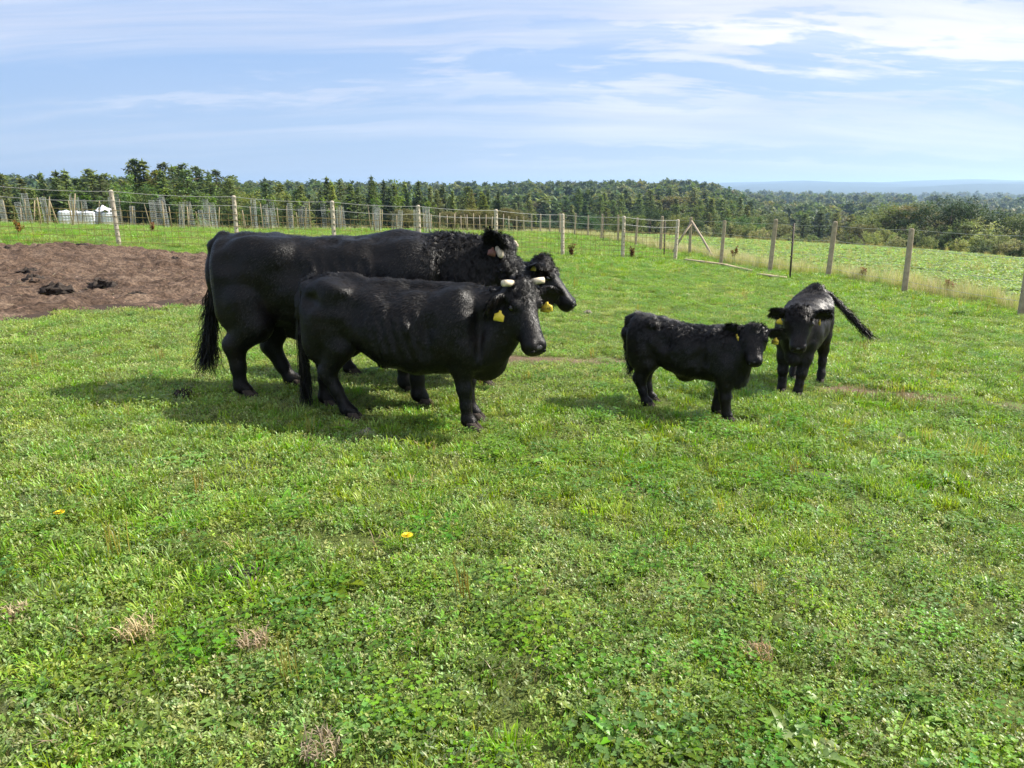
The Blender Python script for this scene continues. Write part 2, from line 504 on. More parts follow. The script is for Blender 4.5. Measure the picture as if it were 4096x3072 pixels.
# ------------------------------------------------------------------ grass, weeds, crop: leaf meshes scattered by geometry nodes
def leaf_mat(name, transl=0.42, rough=0.42, spec=0.5, warm=1.0, vary=0.35):
    m = bpy.data.materials.new(name); m.use_nodes = True
    T = NT(m.node_tree)
    out = T.n('ShaderNodeOutputMaterial')
    p = T.n('ShaderNodeBsdfPrincipled'); tr = T.n('ShaderNodeBsdfTranslucent'); mx = T.n('ShaderNodeMixShader')
    a = T.n('ShaderNodeVertexColor', layer_name='tint').outputs[0]
    oi = T.n('ShaderNodeObjectInfo')
    hsv = T.n('ShaderNodeHueSaturation')
    T.l(a, hsv.inputs['Color'])
    rnd = oi.outputs['Random']
    T.l(T.math('MULTIPLY_ADD', rnd, .05, .475), hsv.inputs['Hue'])
    r2 = T.math('FRACT', T.math('MULTIPLY', rnd, 17.31))
    r3 = T.math('FRACT', T.math('MULTIPLY', rnd, 91.7))
    T.l(T.math('MULTIPLY_ADD', r2, .30, .92), hsv.inputs['Saturation'])
    T.l(T.math('MULTIPLY_ADD', r3, vary * 2, 1 - vary), hsv.inputs['Value'])
    c = hsv.outputs[0]
    T.l(c, p.inputs['Base Color']); p.inputs['Roughness'].default_value = rough; p.inputs['Specular IOR Level'].default_value = spec
    T.l(T.mix(1.0, c, (1.35 * warm, 1.3, .6), blend='MULTIPLY'), tr.inputs[0])
    mx.inputs[0].default_value = transl
    T.l(p.outputs[0], mx.inputs[1]); T.l(tr.outputs[0], mx.inputs[2]); T.l(mx.outputs[0], out.inputs[0])
    return m

M_LEAF = leaf_mat('green_leaf')
M_STRAW = leaf_mat('dry_stalk', transl=.25, rough=.7, spec=.15, vary=.2)
M_NEEDLE = leaf_mat('needle', transl=.33, rough=.6, spec=.15, vary=.22)
M_FOL = leaf_mat('foliage', transl=.3, rough=.6, spec=.15, vary=.2)

class LeafMesh:
    def __init__(self): self.v = []; self.q = []; self.t = []; self.c = []; self.n = 0
    def add(self, v, q, t, col):
        v = np.asarray(v, float); self.v.append(v)
        if len(q): self.q.append(np.asarray(q) + self.n)
        if len(t): self.t.append(np.asarray(t) + self.n)
        c = np.broadcast_to(np.asarray(col, float), v.shape); self.c.append(c); self.n += len(v)
    def blades(self, P, az, h, w, bend, col, colt, seg=3):
        """curved tapering grass blades, vectorised"""
        n = len(P)
        d = np.stack([np.cos(az), np.sin(az), np.zeros(n)], 1); s = np.stack([-np.sin(az), np.cos(az), np.zeros(n)], 1)
        V = np.zeros((n, 2 * seg + 1, 3)); C = np.zeros_like(V)
        for i in range(seg + 1):
            t = i / seg
            th = bend * t
            up = np.sin(th) / np.maximum(bend, 1e-3); fw = (1 - np.cos(th)) / np.maximum(bend, 1e-3)
            c = P + np.array([0, 0, 1.0]) * (h * up)[:, None] + d * (h * fw)[:, None]
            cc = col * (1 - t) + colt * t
            if i < seg:
                ww = (w * (1 - .5 * t * t) / 2)[:, None]
                V[:, 2 * i] = c - s * ww; V[:, 2 * i + 1] = c + s * ww
                C[:, 2 * i] = cc; C[:, 2 * i + 1] = cc
            else:
                V[:, 2 * seg] = c; C[:, 2 * seg] = cc
        o = (np.arange(n) * (2 * seg + 1))[:, None]
        q = np.vstack([o + np.array([[2 * i, 2 * i + 1, 2 * i + 3, 2 * i + 2]]) for i in range(seg - 1)]) if seg > 1 else []
        t = o + np.array([[2 * seg - 2, 2 * seg - 1, 2 * seg]])
        self.add(V.reshape(-1, 3), q, t, C.reshape(-1, 3))
    def ovals(self, P, az, tilt, ln, wd, col, fold=.25):
        """small folded oval leaves: 6 vertices, 2 quads"""
        n = len(P)
        d = np.stack([np.cos(az) * np.cos(tilt), np.sin(az) * np.cos(tilt), np.sin(tilt)], 1)
        s = np.stack([-np.sin(az), np.cos(az), np.zeros(n)], 1); u = np.cross(d, s)
        V = np.zeros((n, 6, 3))
        V[:, 0] = P; V[:, 3] = P + d * ln[:, None]
        for k, (t, sg) in ((1, (.35, 1)), (2, (.75, 1)), (5, (.35, -1)), (4, (.75, -1))):
            ww = wd / 2 * (1.0 if t < .5 else .72)
            V[:, k] = P + d * (ln * t)[:, None] + s * (sg * ww)[:, None] + u * (fold * ww)[:, None]
        o = (np.arange(n) * 6)[:, None]
        q = np.vstack([o + np.array([[0, 1, 2, 3]]), o + np.array([[0, 3, 4, 5]])])
        self.add(V.reshape(-1, 3), q, [], np.repeat(col, 6, 0))
    def mesh(self, name, mat):
        f = []
        if self.q: f.append(np.vstack(self.q))
        if self.t: f.append(np.vstack(self.t))
        return mesh_np(name, np.vstack(self.v), f, mat, False, col=np.vstack(self.c))

def tints(base, n, rng, v=.25, h=.12):
    b = np.array(base)[None, :] * (1 + rng.uniform(-v, v, (n, 1)))
    b = b * (1 + rng.uniform(-h, h, (n, 3)))
    return np.clip(b, 0, 1)

def disc(n, r, rng):
    a = rng.uniform(0, 6.283, n); q = r * np.sqrt(rng.random(n))
    return np.stack([q * np.cos(a), q * np.sin(a), np.zeros(n)], 1)

G1 = (0.195, 0.32, 0.045); G2 = (0.265, 0.365, 0.075); G3 = (0.155, 0.275, 0.05); GK = (0.27, 0.35, 0.105); STR = (0.50, 0.465, 0.33)

def p_short(rng, n=85, r=.11, h=(.015, .040), col=G1):
    L = LeafMesh(); P = disc(n, r, rng); c = tints(col, n, rng)
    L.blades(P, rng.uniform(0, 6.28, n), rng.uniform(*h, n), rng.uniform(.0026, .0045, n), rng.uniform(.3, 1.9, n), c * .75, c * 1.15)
    return L
def p_tuft(rng, n=70, r=.07, h=(.04, .09), col=G1):
    L = LeafMesh(); P = disc(n, r, rng); c = tints(col, n, rng)
    az = np.arctan2(P[:, 1], P[:, 0]) + rng.normal(0, .7, n)
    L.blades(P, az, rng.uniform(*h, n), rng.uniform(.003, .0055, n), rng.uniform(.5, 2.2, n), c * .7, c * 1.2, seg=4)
    return L
def p_knot(rng, n=250, r=.12, col=GK, size=(.007, .013), hz_=(.005, .042)):
    """sprawling knotgrass: many tiny leaves up short stems"""
    L = LeafMesh()
    m = 34; st = disc(m, r * .85, rng); az = rng.uniform(0, 6.28, m); top = rng.uniform(hz_[1] * .35, hz_[1], m); out = rng.uniform(.01, .05, m)
    k = rng.integers(0, m, n); t = rng.random(n)**.7
    P = st[k] + np.stack([np.cos(az[k]) * out[k] * t, np.sin(az[k]) * out[k] * t, hz_[0] + top[k] * t], 1) + rng.normal(0, .003, (n, 3))
    P[:, 2] = np.maximum(P[:, 2], .003)
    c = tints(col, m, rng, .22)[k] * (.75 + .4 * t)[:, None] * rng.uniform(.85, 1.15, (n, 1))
    ln = rng.uniform(*size, n)
    L.ovals(P, rng.uniform(0, 6.28, n), rng.uniform(-.3, 1.25, n), ln * 1.3, ln * .60, c)
    c2 = tints((.20, .20, .075), m, rng)
    L.blades(st, az, top * 1.1, np.full(m, .0018), rng.uniform(.5, 1.3, m), c2, c2)
    g = 7; P2 = disc(g, r, rng); c3 = tints(G1, g, rng)
    L.blades(P2, rng.uniform(0, 6.28, g), rng.uniform(.02, .05, g), np.full(g, .0028), rng.uniform(.5, 1.7, g), c3, c3 * 1.2)
    return L
def p_clover(rng, n=62, r=.11, col=G3):
    L = LeafMesh(); P = disc(n, r, rng); P[:, 2] = rng.uniform(.02, .065, n); c = tints(col, n, rng, .25)
    for k in range(3):
        a = rng.uniform(0, .5, n) + k * 2.094 + np.arange(n)
        ln = rng.uniform(.008, .0135, n)
        L.ovals(P, a, rng.uniform(-.1, .35, n), ln, ln * .95, c, .15)
    m = 20; P2 = disc(m, r, rng); c2 = tints(G1, m, rng)
    L.blades(P2, rng.uniform(0, 6.28, m), rng.uniform(.04, .09, m), np.full(m, .003), rng.uniform(.4, 1.6, m), c2, c2)
    return L
def leaf_strip(L, base, az, ln, wd, rise, droop, col, seg=7, wav=0.0, rng=None):
    """one large arching leaf with a midrib fold"""
    d = np.array([math.cos(az), math.sin(az), 0]); s = np.array([-math.sin(az), math.cos(az), 0])
    rows = []
    for i in range(seg + 1):
        t = i / seg
        c = np.array(base) + d * ln * t * math.cos(rise * (1 - t * .5)) + np.array([0, 0, 1]) * (ln * (math.sin(rise) * t - droop * t * t))
        w = wd * (math.sin(math.pi * min(1, (t * .93 + .05))**.8)) / 2
        if wav and 0 < i < seg: w *= 1 + wav * (1 if i % 2 else -1)
        rows += [c - s * w + np.array([0, 0, w * .35]), c, c + s * w + np.array([0, 0, w * .35])]
    q = [[3 * i + k, 3 * i + k + 1, 3 * i + k + 4, 3 * i + k + 3] for i in range(seg) for k in (0, 1)]
    L.add(rows, q, [], np.tile(col, (len(rows), 1)))
def p_rosette(rng, n=9, ln=(.07, .15), wd=(.022, .04), col=(.18, .29, .05), rise=(.25, .9), wav=.0):
    L = LeafMesh()
    for k in range(n):
        az = k * 2.4 + rng.uniform(-.4, .4)
        leaf_strip(L, (0.008 * math.cos(az), .008 * math.sin(az), .004), az, rng.uniform(*ln), rng.uniform(*wd), rng.uniform(*rise), rng.uniform(.15, .6), tints(col, 1, rng, .2)[0], wav=wav)
    return L
def p_crop(rng):
    L = p_rosette(rng, 13, (.16, .32), (.05, .10), (.22, .32, .12), (.5, 1.35))
    return L
def p_dry(rng, n=46, r=.16, h=(.28, .66), col=STR, w=(.0035, .006), bend=(.15, .9), green=16):
    L = LeafMesh(); P = disc(n, r, rng); c = tints(col, n, rng, .25, .06)
    az = np.arctan2(P[:, 1], P[:, 0]) + rng.normal(0, .9, n)
    L.blades(P, az, rng.uniform(*h, n), rng.uniform(*w, n), rng.uniform(*bend, n), c * .8, c * 1.1, seg=4)
    k = green; P = disc(max(k, 1), r, rng)[:k]; g = tints(G2, k, rng)
    if k: L.blades(P, rng.uniform(0, 6.28, k), rng.uniform(.15, .4, k), np.full(k, .006), rng.uniform(.4, 1.4, k), g, g, seg=4)
    return L
def p_stalk(rng):
    """plantain seed stalks"""
    L = LeafMesh()
    for k in range(6):
        a = rng.uniform(0, 6.28); b = np.array([rng.normal(0, .02), rng.normal(0, .02), 0]); h = rng.uniform(.12, .2); ln = rng.uniform(-.03, .03, 2)
        P = b[None, :]
        c = np.array([[.30, .26, .10]])
        for q in (0, 1.57):
            L.blades(P, np.array([a + q]), np.array([h]), np.array([.004]), np.array([.25]), c * .8, c)
    for k in range(6):
        leaf_strip(L, (0, 0, .003), k * 1.05 + rng.uniform(-.3, .3), rng.uniform(.07, .11), rng.uniform(.03, .05), .3, .3, tints((.13, .21, .05), 1, rng)[0])
    return L

def proto_set(prefix, makers, mat):
    c = bpy.data.collections.new(prefix)
    for i, mk in enumerate(makers):
        o = bpy.data.objects.new('%s_%02d' % (prefix, i), mk(np.random.default_rng(100 + i)).mesh('%s_%02d' % (prefix, i), mat))
        c.objects.link(o)
    return c

def scatter(name, coll, P, rotz, scl, idx, tilt=None):
    me = bpy.data.meshes.new(name)
    n = len(P)
    me.vertices.add(n); me.vertices.foreach_set('co', np.asarray(P, np.float32).ravel())
    rot = np.zeros((n, 3), np.float32); rot[:, 2] = rotz
    if tilt is not None: rot[:, :2] = tilt
    a = me.attributes.new('rot', 'FLOAT_VECTOR', 'POINT'); a.data.foreach_set('vector', rot.ravel())
    a = me.attributes.new('scl', 'FLOAT', 'POINT'); a.data.foreach_set('value', np.asarray(scl, np.float32))
    a = me.attributes.new('idx', 'INT', 'POINT'); a.data.foreach_set('value', np.asarray(idx, np.int32))
    me.update()
    o = linkobj(name, me)
    ng = bpy.data.node_groups.new(name, 'GeometryNodeTree')
    ng.interface.new_socket('Geometry', in_out='INPUT', socket_type='NodeSocketGeometry')
    ng.interface.new_socket('Geometry', in_out='OUTPUT', socket_type='NodeSocketGeometry')
    N, Lk = ng.nodes, ng.links
    gi = N.new('NodeGroupInput'); go = N.new('NodeGroupOutput')
    ci = N.new('GeometryNodeCollectionInfo'); ci.inputs['Collection'].default_value = coll
    ci.inputs['Separate Children'].default_value = True; ci.inputs['Reset Children'].default_value = True
    ip = N.new('GeometryNodeInstanceOnPoints'); ip.inputs['Pick Instance'].default_value = True
    def na(nm, typ):
        q = N.new('GeometryNodeInputNamedAttribute'); q.data_type = typ; q.inputs[0].default_value = nm; return q.outputs[0]
    er = N.new('FunctionNodeEulerToRotation')
    Lk.new(na('rot', 'FLOAT_VECTOR'), er.inputs[0])
    Lk.new(gi.outputs[0], ip.inputs['Points']); Lk.new(ci.outputs[0], ip.inputs['Instance'])
    Lk.new(na('idx', 'INT'), ip.inputs['Instance Index']); Lk.new(er.outputs[0], ip.inputs['Rotation']); Lk.new(na('scl', 'FLOAT'), ip.inputs['Scale'])
    Lk.new(ip.outputs[0], go.inputs[0])
    md = o.modifiers.new('scatter', 'NODES'); md.node_group = ng
    return o

def wedge(r0, r1, dens, rng, amax=R(42)):
    """random ground points between two distances within the view (a little wider)"""
    n = int(dens * amax * (r1 * r1 - r0 * r0))
    a = rng.uniform(-amax, amax, n); r = np.sqrt(rng.uniform(r0 * r0, r1 * r1, n))
    return np.sin(a) * r, np.cos(a) * r, r

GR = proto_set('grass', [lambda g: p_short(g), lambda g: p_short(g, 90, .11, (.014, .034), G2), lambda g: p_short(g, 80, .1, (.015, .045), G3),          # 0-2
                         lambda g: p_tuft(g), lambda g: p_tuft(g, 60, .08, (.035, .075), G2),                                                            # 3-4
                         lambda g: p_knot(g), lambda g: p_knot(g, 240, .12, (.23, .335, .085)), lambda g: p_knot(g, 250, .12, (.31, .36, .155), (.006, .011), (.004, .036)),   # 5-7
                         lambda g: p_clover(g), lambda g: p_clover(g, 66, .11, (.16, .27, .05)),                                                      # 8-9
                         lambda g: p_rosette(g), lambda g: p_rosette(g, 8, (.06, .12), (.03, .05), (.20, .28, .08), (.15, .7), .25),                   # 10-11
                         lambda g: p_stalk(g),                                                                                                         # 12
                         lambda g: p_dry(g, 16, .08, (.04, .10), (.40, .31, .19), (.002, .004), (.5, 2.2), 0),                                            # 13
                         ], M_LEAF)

HOOVES = [(-2.06, 5.62), (-1.82, 6.05), (-.70, 5.65), (-.88, 6.05), (-1.14, 5.12), (-1.40, 5.45), (-.27, 4.97), (-.25, 5.23), (-1.46, 6.6), (-.23, 6.47), (1.15, 5.87), (1.2, 6.04), (1.71, 5.57), (1.68, 5.77), (2.53, 6.72), (2.64, 6.6), (3.08, 7.2), (2.87, 7.28)]
def grow_grass():
    rng = np.random.default_rng(77)
    XS, YS, SC_, ID = [], [], [], []
    for r0, r1, dens, sc in ((1.3, 4.2, 190, .95), (4.2, 8, 165, .95), (8, 14, 110, 1.1), (14, 24, 55, 1.4), (24, 42, 22, 1.9), (42, 72, 8, 2.6)):
        x, y, r = wedge(r0, r1, dens, rng)
        md, fs, td = zone(x, y)
        ok = (md > .05) & (fs < .5)
        ok &= (td > .20 + .10 * (vnoise(x, y, .5, 61) - .5)) | (rng.random(len(x)) < .12)
        # thinner right at the mud edge
        x, y, r = x[ok], y[ok], r[ok]
        n = len(x)
        a = vnoise(x, y, 1.5, 51); b = vnoise(x, y, .7, 52); c = vnoise(x, y, 2.6, 53)
        u = rng.random(n)
        side = sstep(-2.5, 3.0, x)                            # rougher, longer grass to the right
        kw = np.clip(.86 - .36 * side + (a - .5) * .75 + (b - .5) * .35, .15, .96) * (1 - .45 * sstep(9, 22, r))
        idx = np.where(u < kw, 5 + rng.integers(0, 3, n), np.where(u < kw + (1 - kw) * .70, rng.integers(0, 3, n), 8 + rng.integers(0, 2, n)))
        side = side * .5
        tuft = (c + (b - .5) * .45 + side * .22 > .66) & (rng.random(n) < .25 + .35 * side)
        idx = np.where(tuft, 3 + rng.integers(0, 2, n), idx)
        z = rng.random(n)
        idx = np.where(z > .985, 10 + rng.integers(0, 2, n), idx)
        idx = np.where((z > .981) & (z <= .985), 12, idx)
        idx = np.where((z > .966) & (z <= .981), 13, idx)
        s = sc * rng.uniform(.75, 1.3, n) * (.85 + .3 * c)
        for hx, hy in HOOVES:                                 # grass trodden down round the hooves
            s = s * (1 - .55 * np.exp(-((x - hx)**2 + (y - hy)**2) / .03))
        s = np.where(idx >= 10, s * np.minimum(1.0, 1.4 / sc), s)
        XS.append(x); YS.append(y); SC_.append(s); ID.append(idx)
    x = np.concatenate(XS); y = np.concatenate(YS); s = np.concatenate(SC_); idx = np.concatenate(ID)
    P = np.stack([x, y, height(x, y) - .004], 1)
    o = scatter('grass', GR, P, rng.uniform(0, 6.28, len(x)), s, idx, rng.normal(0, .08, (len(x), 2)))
    tag(o, 'short green pasture grass, clover and knotgrass covering the meadow', 'grass', kind='stuff')
    print('grass instances', len(x))
grow_grass()

CRP = proto_set('crop', [lambda g: p_crop(g), lambda g: p_rosette(g, 11, (.15, .28), (.05, .09), (.28, .36, .16), (.5, 1.3)), lambda g: p_crop(g), lambda g: p_dry(g, 30, .15, (.2, .5), (.36, .31, .17))], M_LEAF)
def grow_crop():
    rng = np.random.default_rng(78)
    XS, YS, S = [], [], []
    for r0, r1, dens, sc in ((9, 20, 44, .50), (20, 36, 24, .60), (36, 60, 11, .85), (60, 112, 4.5, 1.2)):
        x, y, r = wedge(r0, r1, dens, rng, R(44))
        md, fs, td = zone(x, y)
        ok = (fs > 1.3 + rng.uniform(-.5, .8, len(x))) & (x > 0)
        XS.append(x[ok]); YS.append(y[ok]); S.append(sc * rng.uniform(.7, 1.25, ok.sum()))
    x = np.concatenate(XS); y = np.concatenate(YS); s = np.concatenate(S)
    idx = rng.choice([0, 1, 2, 3], len(x), p=[.38, .32, .27, .03])
    o = scatter('crop', CRP, np.stack([x, y, height(x, y)], 1), rng.uniform(0, 6.28, len(x)), s, idx)
    tag(o, 'pale green leafy crop covering the sloping field beyond the right fence', 'crop', kind='stuff')
grow_crop()

DRY = proto_set('verge', [lambda g: p_dry(g), lambda g: p_dry(g, 40, .15, (.22, .55), (.58, .53, .40)), lambda g: p_dry(g, 36, .14, (.25, .6), (.36, .40, .17)), lambda g: p_tuft(g, 60, .12, (.15, .4), (.09, .13, .04)), lambda g: p_rosette(g, 10, (.1, .25), (.03, .06), (.10, .13, .045), (.6, 1.3)), lambda g: p_dry(g, 24, .12, (.1, .35), (.11, .085, .055))], M_STRAW)
def grow_verge():
    rng = np.random.default_rng(79)
    x, y, r = wedge(7, 80, 20, rng, R(46))
    md, fs, td = zone(x, y)
    dens = np.exp(-((fs - .9) / .85)**2) * (fs > .05)
    ok = rng.random(len(x)) < dens * .9
    x, y, fs = x[ok], y[ok], fs[ok]
    n = len(x)
    idx = np.where(fs < .35, rng.choice([3, 4, 5, 2], n, p=[.35, .2, .35, .1]), rng.choice([0, 1, 2, 3], n, p=[.34, .30, .27, .09]))
    s = rng.uniform(.6, 1.05, n)
    s = np.where(fs < .35, s * .6, s)
    o = scatter('dry_grass', DRY, np.stack([x, y, height(x, y)], 1), rng.uniform(0, 6.28, n), s, idx, rng.normal(0, .1, (n, 2)))
    tag(o, 'tall straw coloured grass standing along the right hand fence', 'dry grass', kind='stuff')
    # the rough far edge of the meadow
    x, y, r = wedge(44, 74, 3.0, rng, R(40))
    md, fs, td = zone(x, y)
    u = x / y
    edge = np.interp(u, [-.9, -.35, .02, .2], [43, 46, 66, 70])
    ok = (np.abs(r - edge - 2) < 4.5) & (fs < 0) & (rng.random(len(x)) < .8)
    x, y = x[ok], y[ok]; n = len(x)
    o = scatter('dry_grass', DRY, np.stack([x, y, height(x, y)], 1), rng.uniform(0, 6.28, n), rng.uniform(.4, .9, n), rng.choice([0, 1, 2, 3], n), rng.normal(0, .1, (n, 2)))
    tag(o, 'strip of dry grass at the far edge of the meadow below the wood', 'dry grass', kind='stuff')
grow_verge()
# ------------------------------------------------------------------ fences
M_POST = simple_mat('concrete_post', (0.50, 0.43, 0.34), rough=.85, spec=.2, var=.22, vscale=9, bump=.5, bscale=50)
M_POSTG = simple_mat('weathered_post', (0.37, 0.30, 0.22), rough=.9, spec=.15, var=.3, vscale=8, bump=.5, bscale=40)
M_POSTD = simple_mat('dark_metal_post', (0.055, 0.042, 0.035), rough=.7, spec=.3, var=.3, vscale=20)
M_RUST = simple_mat('rusty_mesh_wire', (0.22, 0.17, 0.06), rough=.6, spec=.4, var=.3, vscale=3, metal=.2)
M_WIRE = simple_mat('galvanised_wire', (0.42, 0.42, 0.40), rough=.5, spec=.5, metal=.5)
M_HOLE = simple_mat('post_hole_dark', (0.03, 0.025, 0.02), rough=.9)
M_PLANK = simple_mat('old_board', (0.33, 0.27, 0.18), rough=.9, spec=.1, var=.3, vscale=6, bump=.5, bscale=40)

def post_mesh(h, w=.11, d=.09, name='post', mat=None):
    """square post with chamfered edges, slightly tapering, rounded top"""
    c = .014
    def ring(z, s, t=1.0):
        x, y = w / 2 * s, d / 2 * t
        return [(-x + c, -y, z), (x - c, -y, z), (x, -y + c, z), (x, y - c, z), (x - c, y, z), (-x + c, y, z), (-x, y - c, z), (-x, -y + c, z)]
    zs = [(-.35, 1.06, 1.06), (h * .3, 1.0, 1.0), (h - .06, .94, .94), (h - .025, .86, .92), (h - .004, .60, .80), (h, .3, .6)]
    v = np.array([p for z, s, t in zs for p in ring(z, s, t)])
    n = 8
    q = [[i * n + j, i * n + (j + 1) % n, (i + 1) * n + (j + 1) % n, (i + 1) * n + j] for i in range(len(zs) - 1) for j in range(n)]
    b = MB(); top = (len(zs) - 1) * n
    v = np.vstack([v, v[top:top + n].mean(0)])
    b.add(v, q, [[len(v) - 1, top + j, top + (j + 1) % n] for j in range(n)])
    return b.mesh(name, mat)

def wire_path(P, r, name, mat, parent, n=4):
    b = MB(); b.tube(P, r, n, cap=False)
    return b.build(name, mat, parent)

def build_left_fence():
    A = np.array(tuple(at(478, 988))[:2]); B = np.array(tuple(at(2250, 1026))[:2]); C = np.array(tuple(at(2700, 1042))[:2])
    d = (B - A); Ld = np.linalg.norm(d); dn = d / Ld
    pts = [A - dn * 5.9, A - dn * 2.95, A]
    for px in (930, 1325, 1672, 1982):
        k = (px - 2048.0) / 2960.0 * math.cos(PITCH)
        # x = k*y on this bearing
        t = (k * A[1] - A[0]) / (dn[0] - k * dn[1])
        pts.append(A + dn * t)
    pts += [B, np.array(tuple(at(2490, 1035))[:2]), C]
    G = [np.array([p[0], p[1], hz(*p)]) for p in pts]
    f = empty('wire_mesh_fence', G[2])
    tag(f, 'rusty wire mesh fence on pale square posts crossing behind the cattle', 'fence')
    o = np.array(f.location)
    lean = [.0, .0, -.02, .01, .0, -.01, .01, -.015, .0, .02]
    pm = post_mesh(1.6, .12, .10, mat=M_POST)
    hole = MB(); hole.tube([(0, -.006, 0), (0, .016, 0)], .017, 8); hm = hole.mesh('hole', M_HOLE)
    H = [1.56, 1.30, 1.04, .86, .68, .50, .32, .14]
    for i, g in enumerate(G):
        p = linkobj('post', pm, f); p.location = g - o
        p.rotation_euler = (RNG.uniform(-.015, .015), lean[i], math.atan2(dn[1], dn[0]) + RNG.uniform(-.1, .1))
        if i >= 1:
            for h in (1.38, 1.10, .86, .62, .38, .18):
                q = linkobj('hole', hm, p); q.location = (0.0, -.056, h)
    def along(h, sag):
        P = []
        for a, b in zip(G[:-1], G[1:]):
            for k in range(6):
                t = k / 6
                P.append(a * (1 - t) + b * t + np.array([0, -.06, h - sag * 4 * t * (1 - t)]))
        P.append(G[-1] + np.array([0, -.06, h]))
        return np.array(P) - o
    for k, h in enumerate(H):
        wire_path(along(h, .05 if k < 2 else .012), .0060 if k < 2 else .0062, 'wire', M_WIRE if k < 2 else M_RUST, f)
    # upright wires, one every 17 cm
    tot = 0
    vm = MB(); vm.tube([(0, 0, .10), (0, 0, 1.06)], .0055, 4, cap=False); vmesh = vm.mesh('upright_wire', M_RUST)
    for a, b in zip(G[1:-1], G[2:]):
        L = np.linalg.norm(b - a); n = int(L / .175)
        for k in range(1, n):
            t = k / n
            w = linkobj('upright_wire', vmesh, f); w.location = a * (1 - t) + b * t + np.array([0, -.06, 0]) - o
            w.rotation_euler = (RNG.uniform(-.02, .02), RNG.uniform(-.03, .03), 0)
            tot += 1
    return G
FL = build_left_fence()

def build_right_fence():
    f = empty('post_and_wire_fence', (FENCE_R[2][0], FENCE_R[2][1], hz(*FENCE_R[2])))
    tag(f, 'weathered post and wire fence running away along the crop field on the right', 'fence')
    o = np.array(f.location)
    pm = post_mesh(1.74, .13, .11, mat=M_POSTG); pm2 = post_mesh(1.64, .12, .10, mat=M_POSTG)
    G = [np.array([p[0], p[1], hz(*p)]) for p in FENCE_R]
    for i, g in enumerate(G):
        p = linkobj('post', pm if i % 3 else pm2, f); p.location = g - o
        p.rotation_euler = (RNG.uniform(-.03, .03), RNG.uniform(-.03, .035), RNG.uniform(-.2, .2))
    for h in (1.60, 1.15, .7, .3):
        P = []
        for a, b in zip(G[:-1], G[1:]):
            for k in range(4):
                t = k / 4; P.append(a * (1 - t) + b * t + np.array([.07, 0, h - .03 * 4 * t * (1 - t)]))
        P.append(G[-1] + np.array([.07, 0, h]))
        wire_path(np.array(P) - o, .0040, 'wire', M_WIRE, f)
    # dark metal line posts with insulators
    for px, py, hh in ((3160, 1118, 1.62), (2656, 1028, 1.55), (2412, 974, 1.5)):
        g = at(px, py)
        b = MB(); b.box((0, 0, hh / 2 - .15), (.045, .012, hh + .3)); b.box((0, .02, hh / 2 - .15), (.012, .045, hh + .3))
        m = b.build('metal_post', M_POSTD, f); m.location = np.array(g) - o; m.rotation_euler = (0, RNG.uniform(-.03, .03), .4)
        for z in (hh - .12, hh - .55, hh - .95):
            c = MB(); c.tube([(0, 0, 0), (-.035, -.01, 0), (-.06, -.01, 0)], (.016, .02, .012), 8)
            q = c.build('insulator', M_POSTD, m); q.location = (-.02, 0, z)
    # the braced corner post
    g = np.array(at(2758, 1018))
    for dx, dy, top in ((-.95, -.25, 1.50), (.42, -3.0, 1.55)):
        e = np.array([g[0] + dx, g[1] + dy, hz(g[0] + dx, g[1] + dy)])
        b = MB(); b.tube([e - o + np.array([0, 0, -.1]), (e + g) / 2 - o + np.array([0, 0, top / 2]), g - o + np.array([0, -.05, top])], .05, 8)
        b.build('brace', M_POSTG, f)
build_right_fence()

# small posts of the far fence line along the meadow's edge
def build_far_fence():
    pts = []
    for px in (1690, 1722, 1755, 1786, 1815, 1842, 1868, 1893, 1918, 1942, 1966, 1990, 2012, 2036):
        pts.append(toward(px, 63 - (px - 1690) * .006))
    f = empty('stake_fence', pts[0])
    tag(f, 'low line of thin wooden stakes at the far edge of the meadow', 'fence')
    for k, p in enumerate(pts):
        b = MB(); hh = 1.3 + .25 * ((k * 7) % 5) / 5
        b.tube([(0, 0, -.2), (0, 0, hh)], (.045, .035), 6)
        q = b.build('post', M_POSTG, f); q.location = p - pts[0]; q.rotation_euler = (0, RNG.uniform(-.05, .05), 0)
    b = MB(); b.tube([np.array(p - pts[0]) + np.array([0, 0, 1.15]) for p in pts], .006, 4, cap=False); b.build('wire', M_WIRE, f)
build_far_fence()

# boards lying along the fence
for i, (a, b_) in enumerate((((2740, 1046), (2905, 1068)), ((2890, 1066), (3000, 1092)), ((3035, 1108), (3140, 1122)))):
    A, B = at(*a), at(*b_)
    d = B - A; L = min(d.length, 4.2)
    m = MB(); m.box((0, 0, .03), (L, .14, .045))
    o = m.build('wooden_board', M_PLANK)
    o.location = (A + B) / 2 + Vector((0, 0, .05)); o.rotation_euler = (0.1, -math.atan2(d.z, math.hypot(d.x, d.y)), math.atan2(d.y, d.x))
    tag(o, ['pale old board lying in the grass by the braced fence post', 'middle old board of the three lying at the foot of the right fence', 'short grey board in the grass beside the dark metal fence post'][i], 'board')
# ------------------------------------------------------------------ trees
M_BARK = simple_mat('brown_bark', (0.09, 0.068, 0.052), rough=.95, spec=.1, var=.35, vscale=6, bump=.6, bscale=12)
M_BARKP = simple_mat('pine_bark', (0.13, 0.085, 0.06), rough=.95, spec=.1, var=.35, vscale=5, bump=.6, bscale=12)

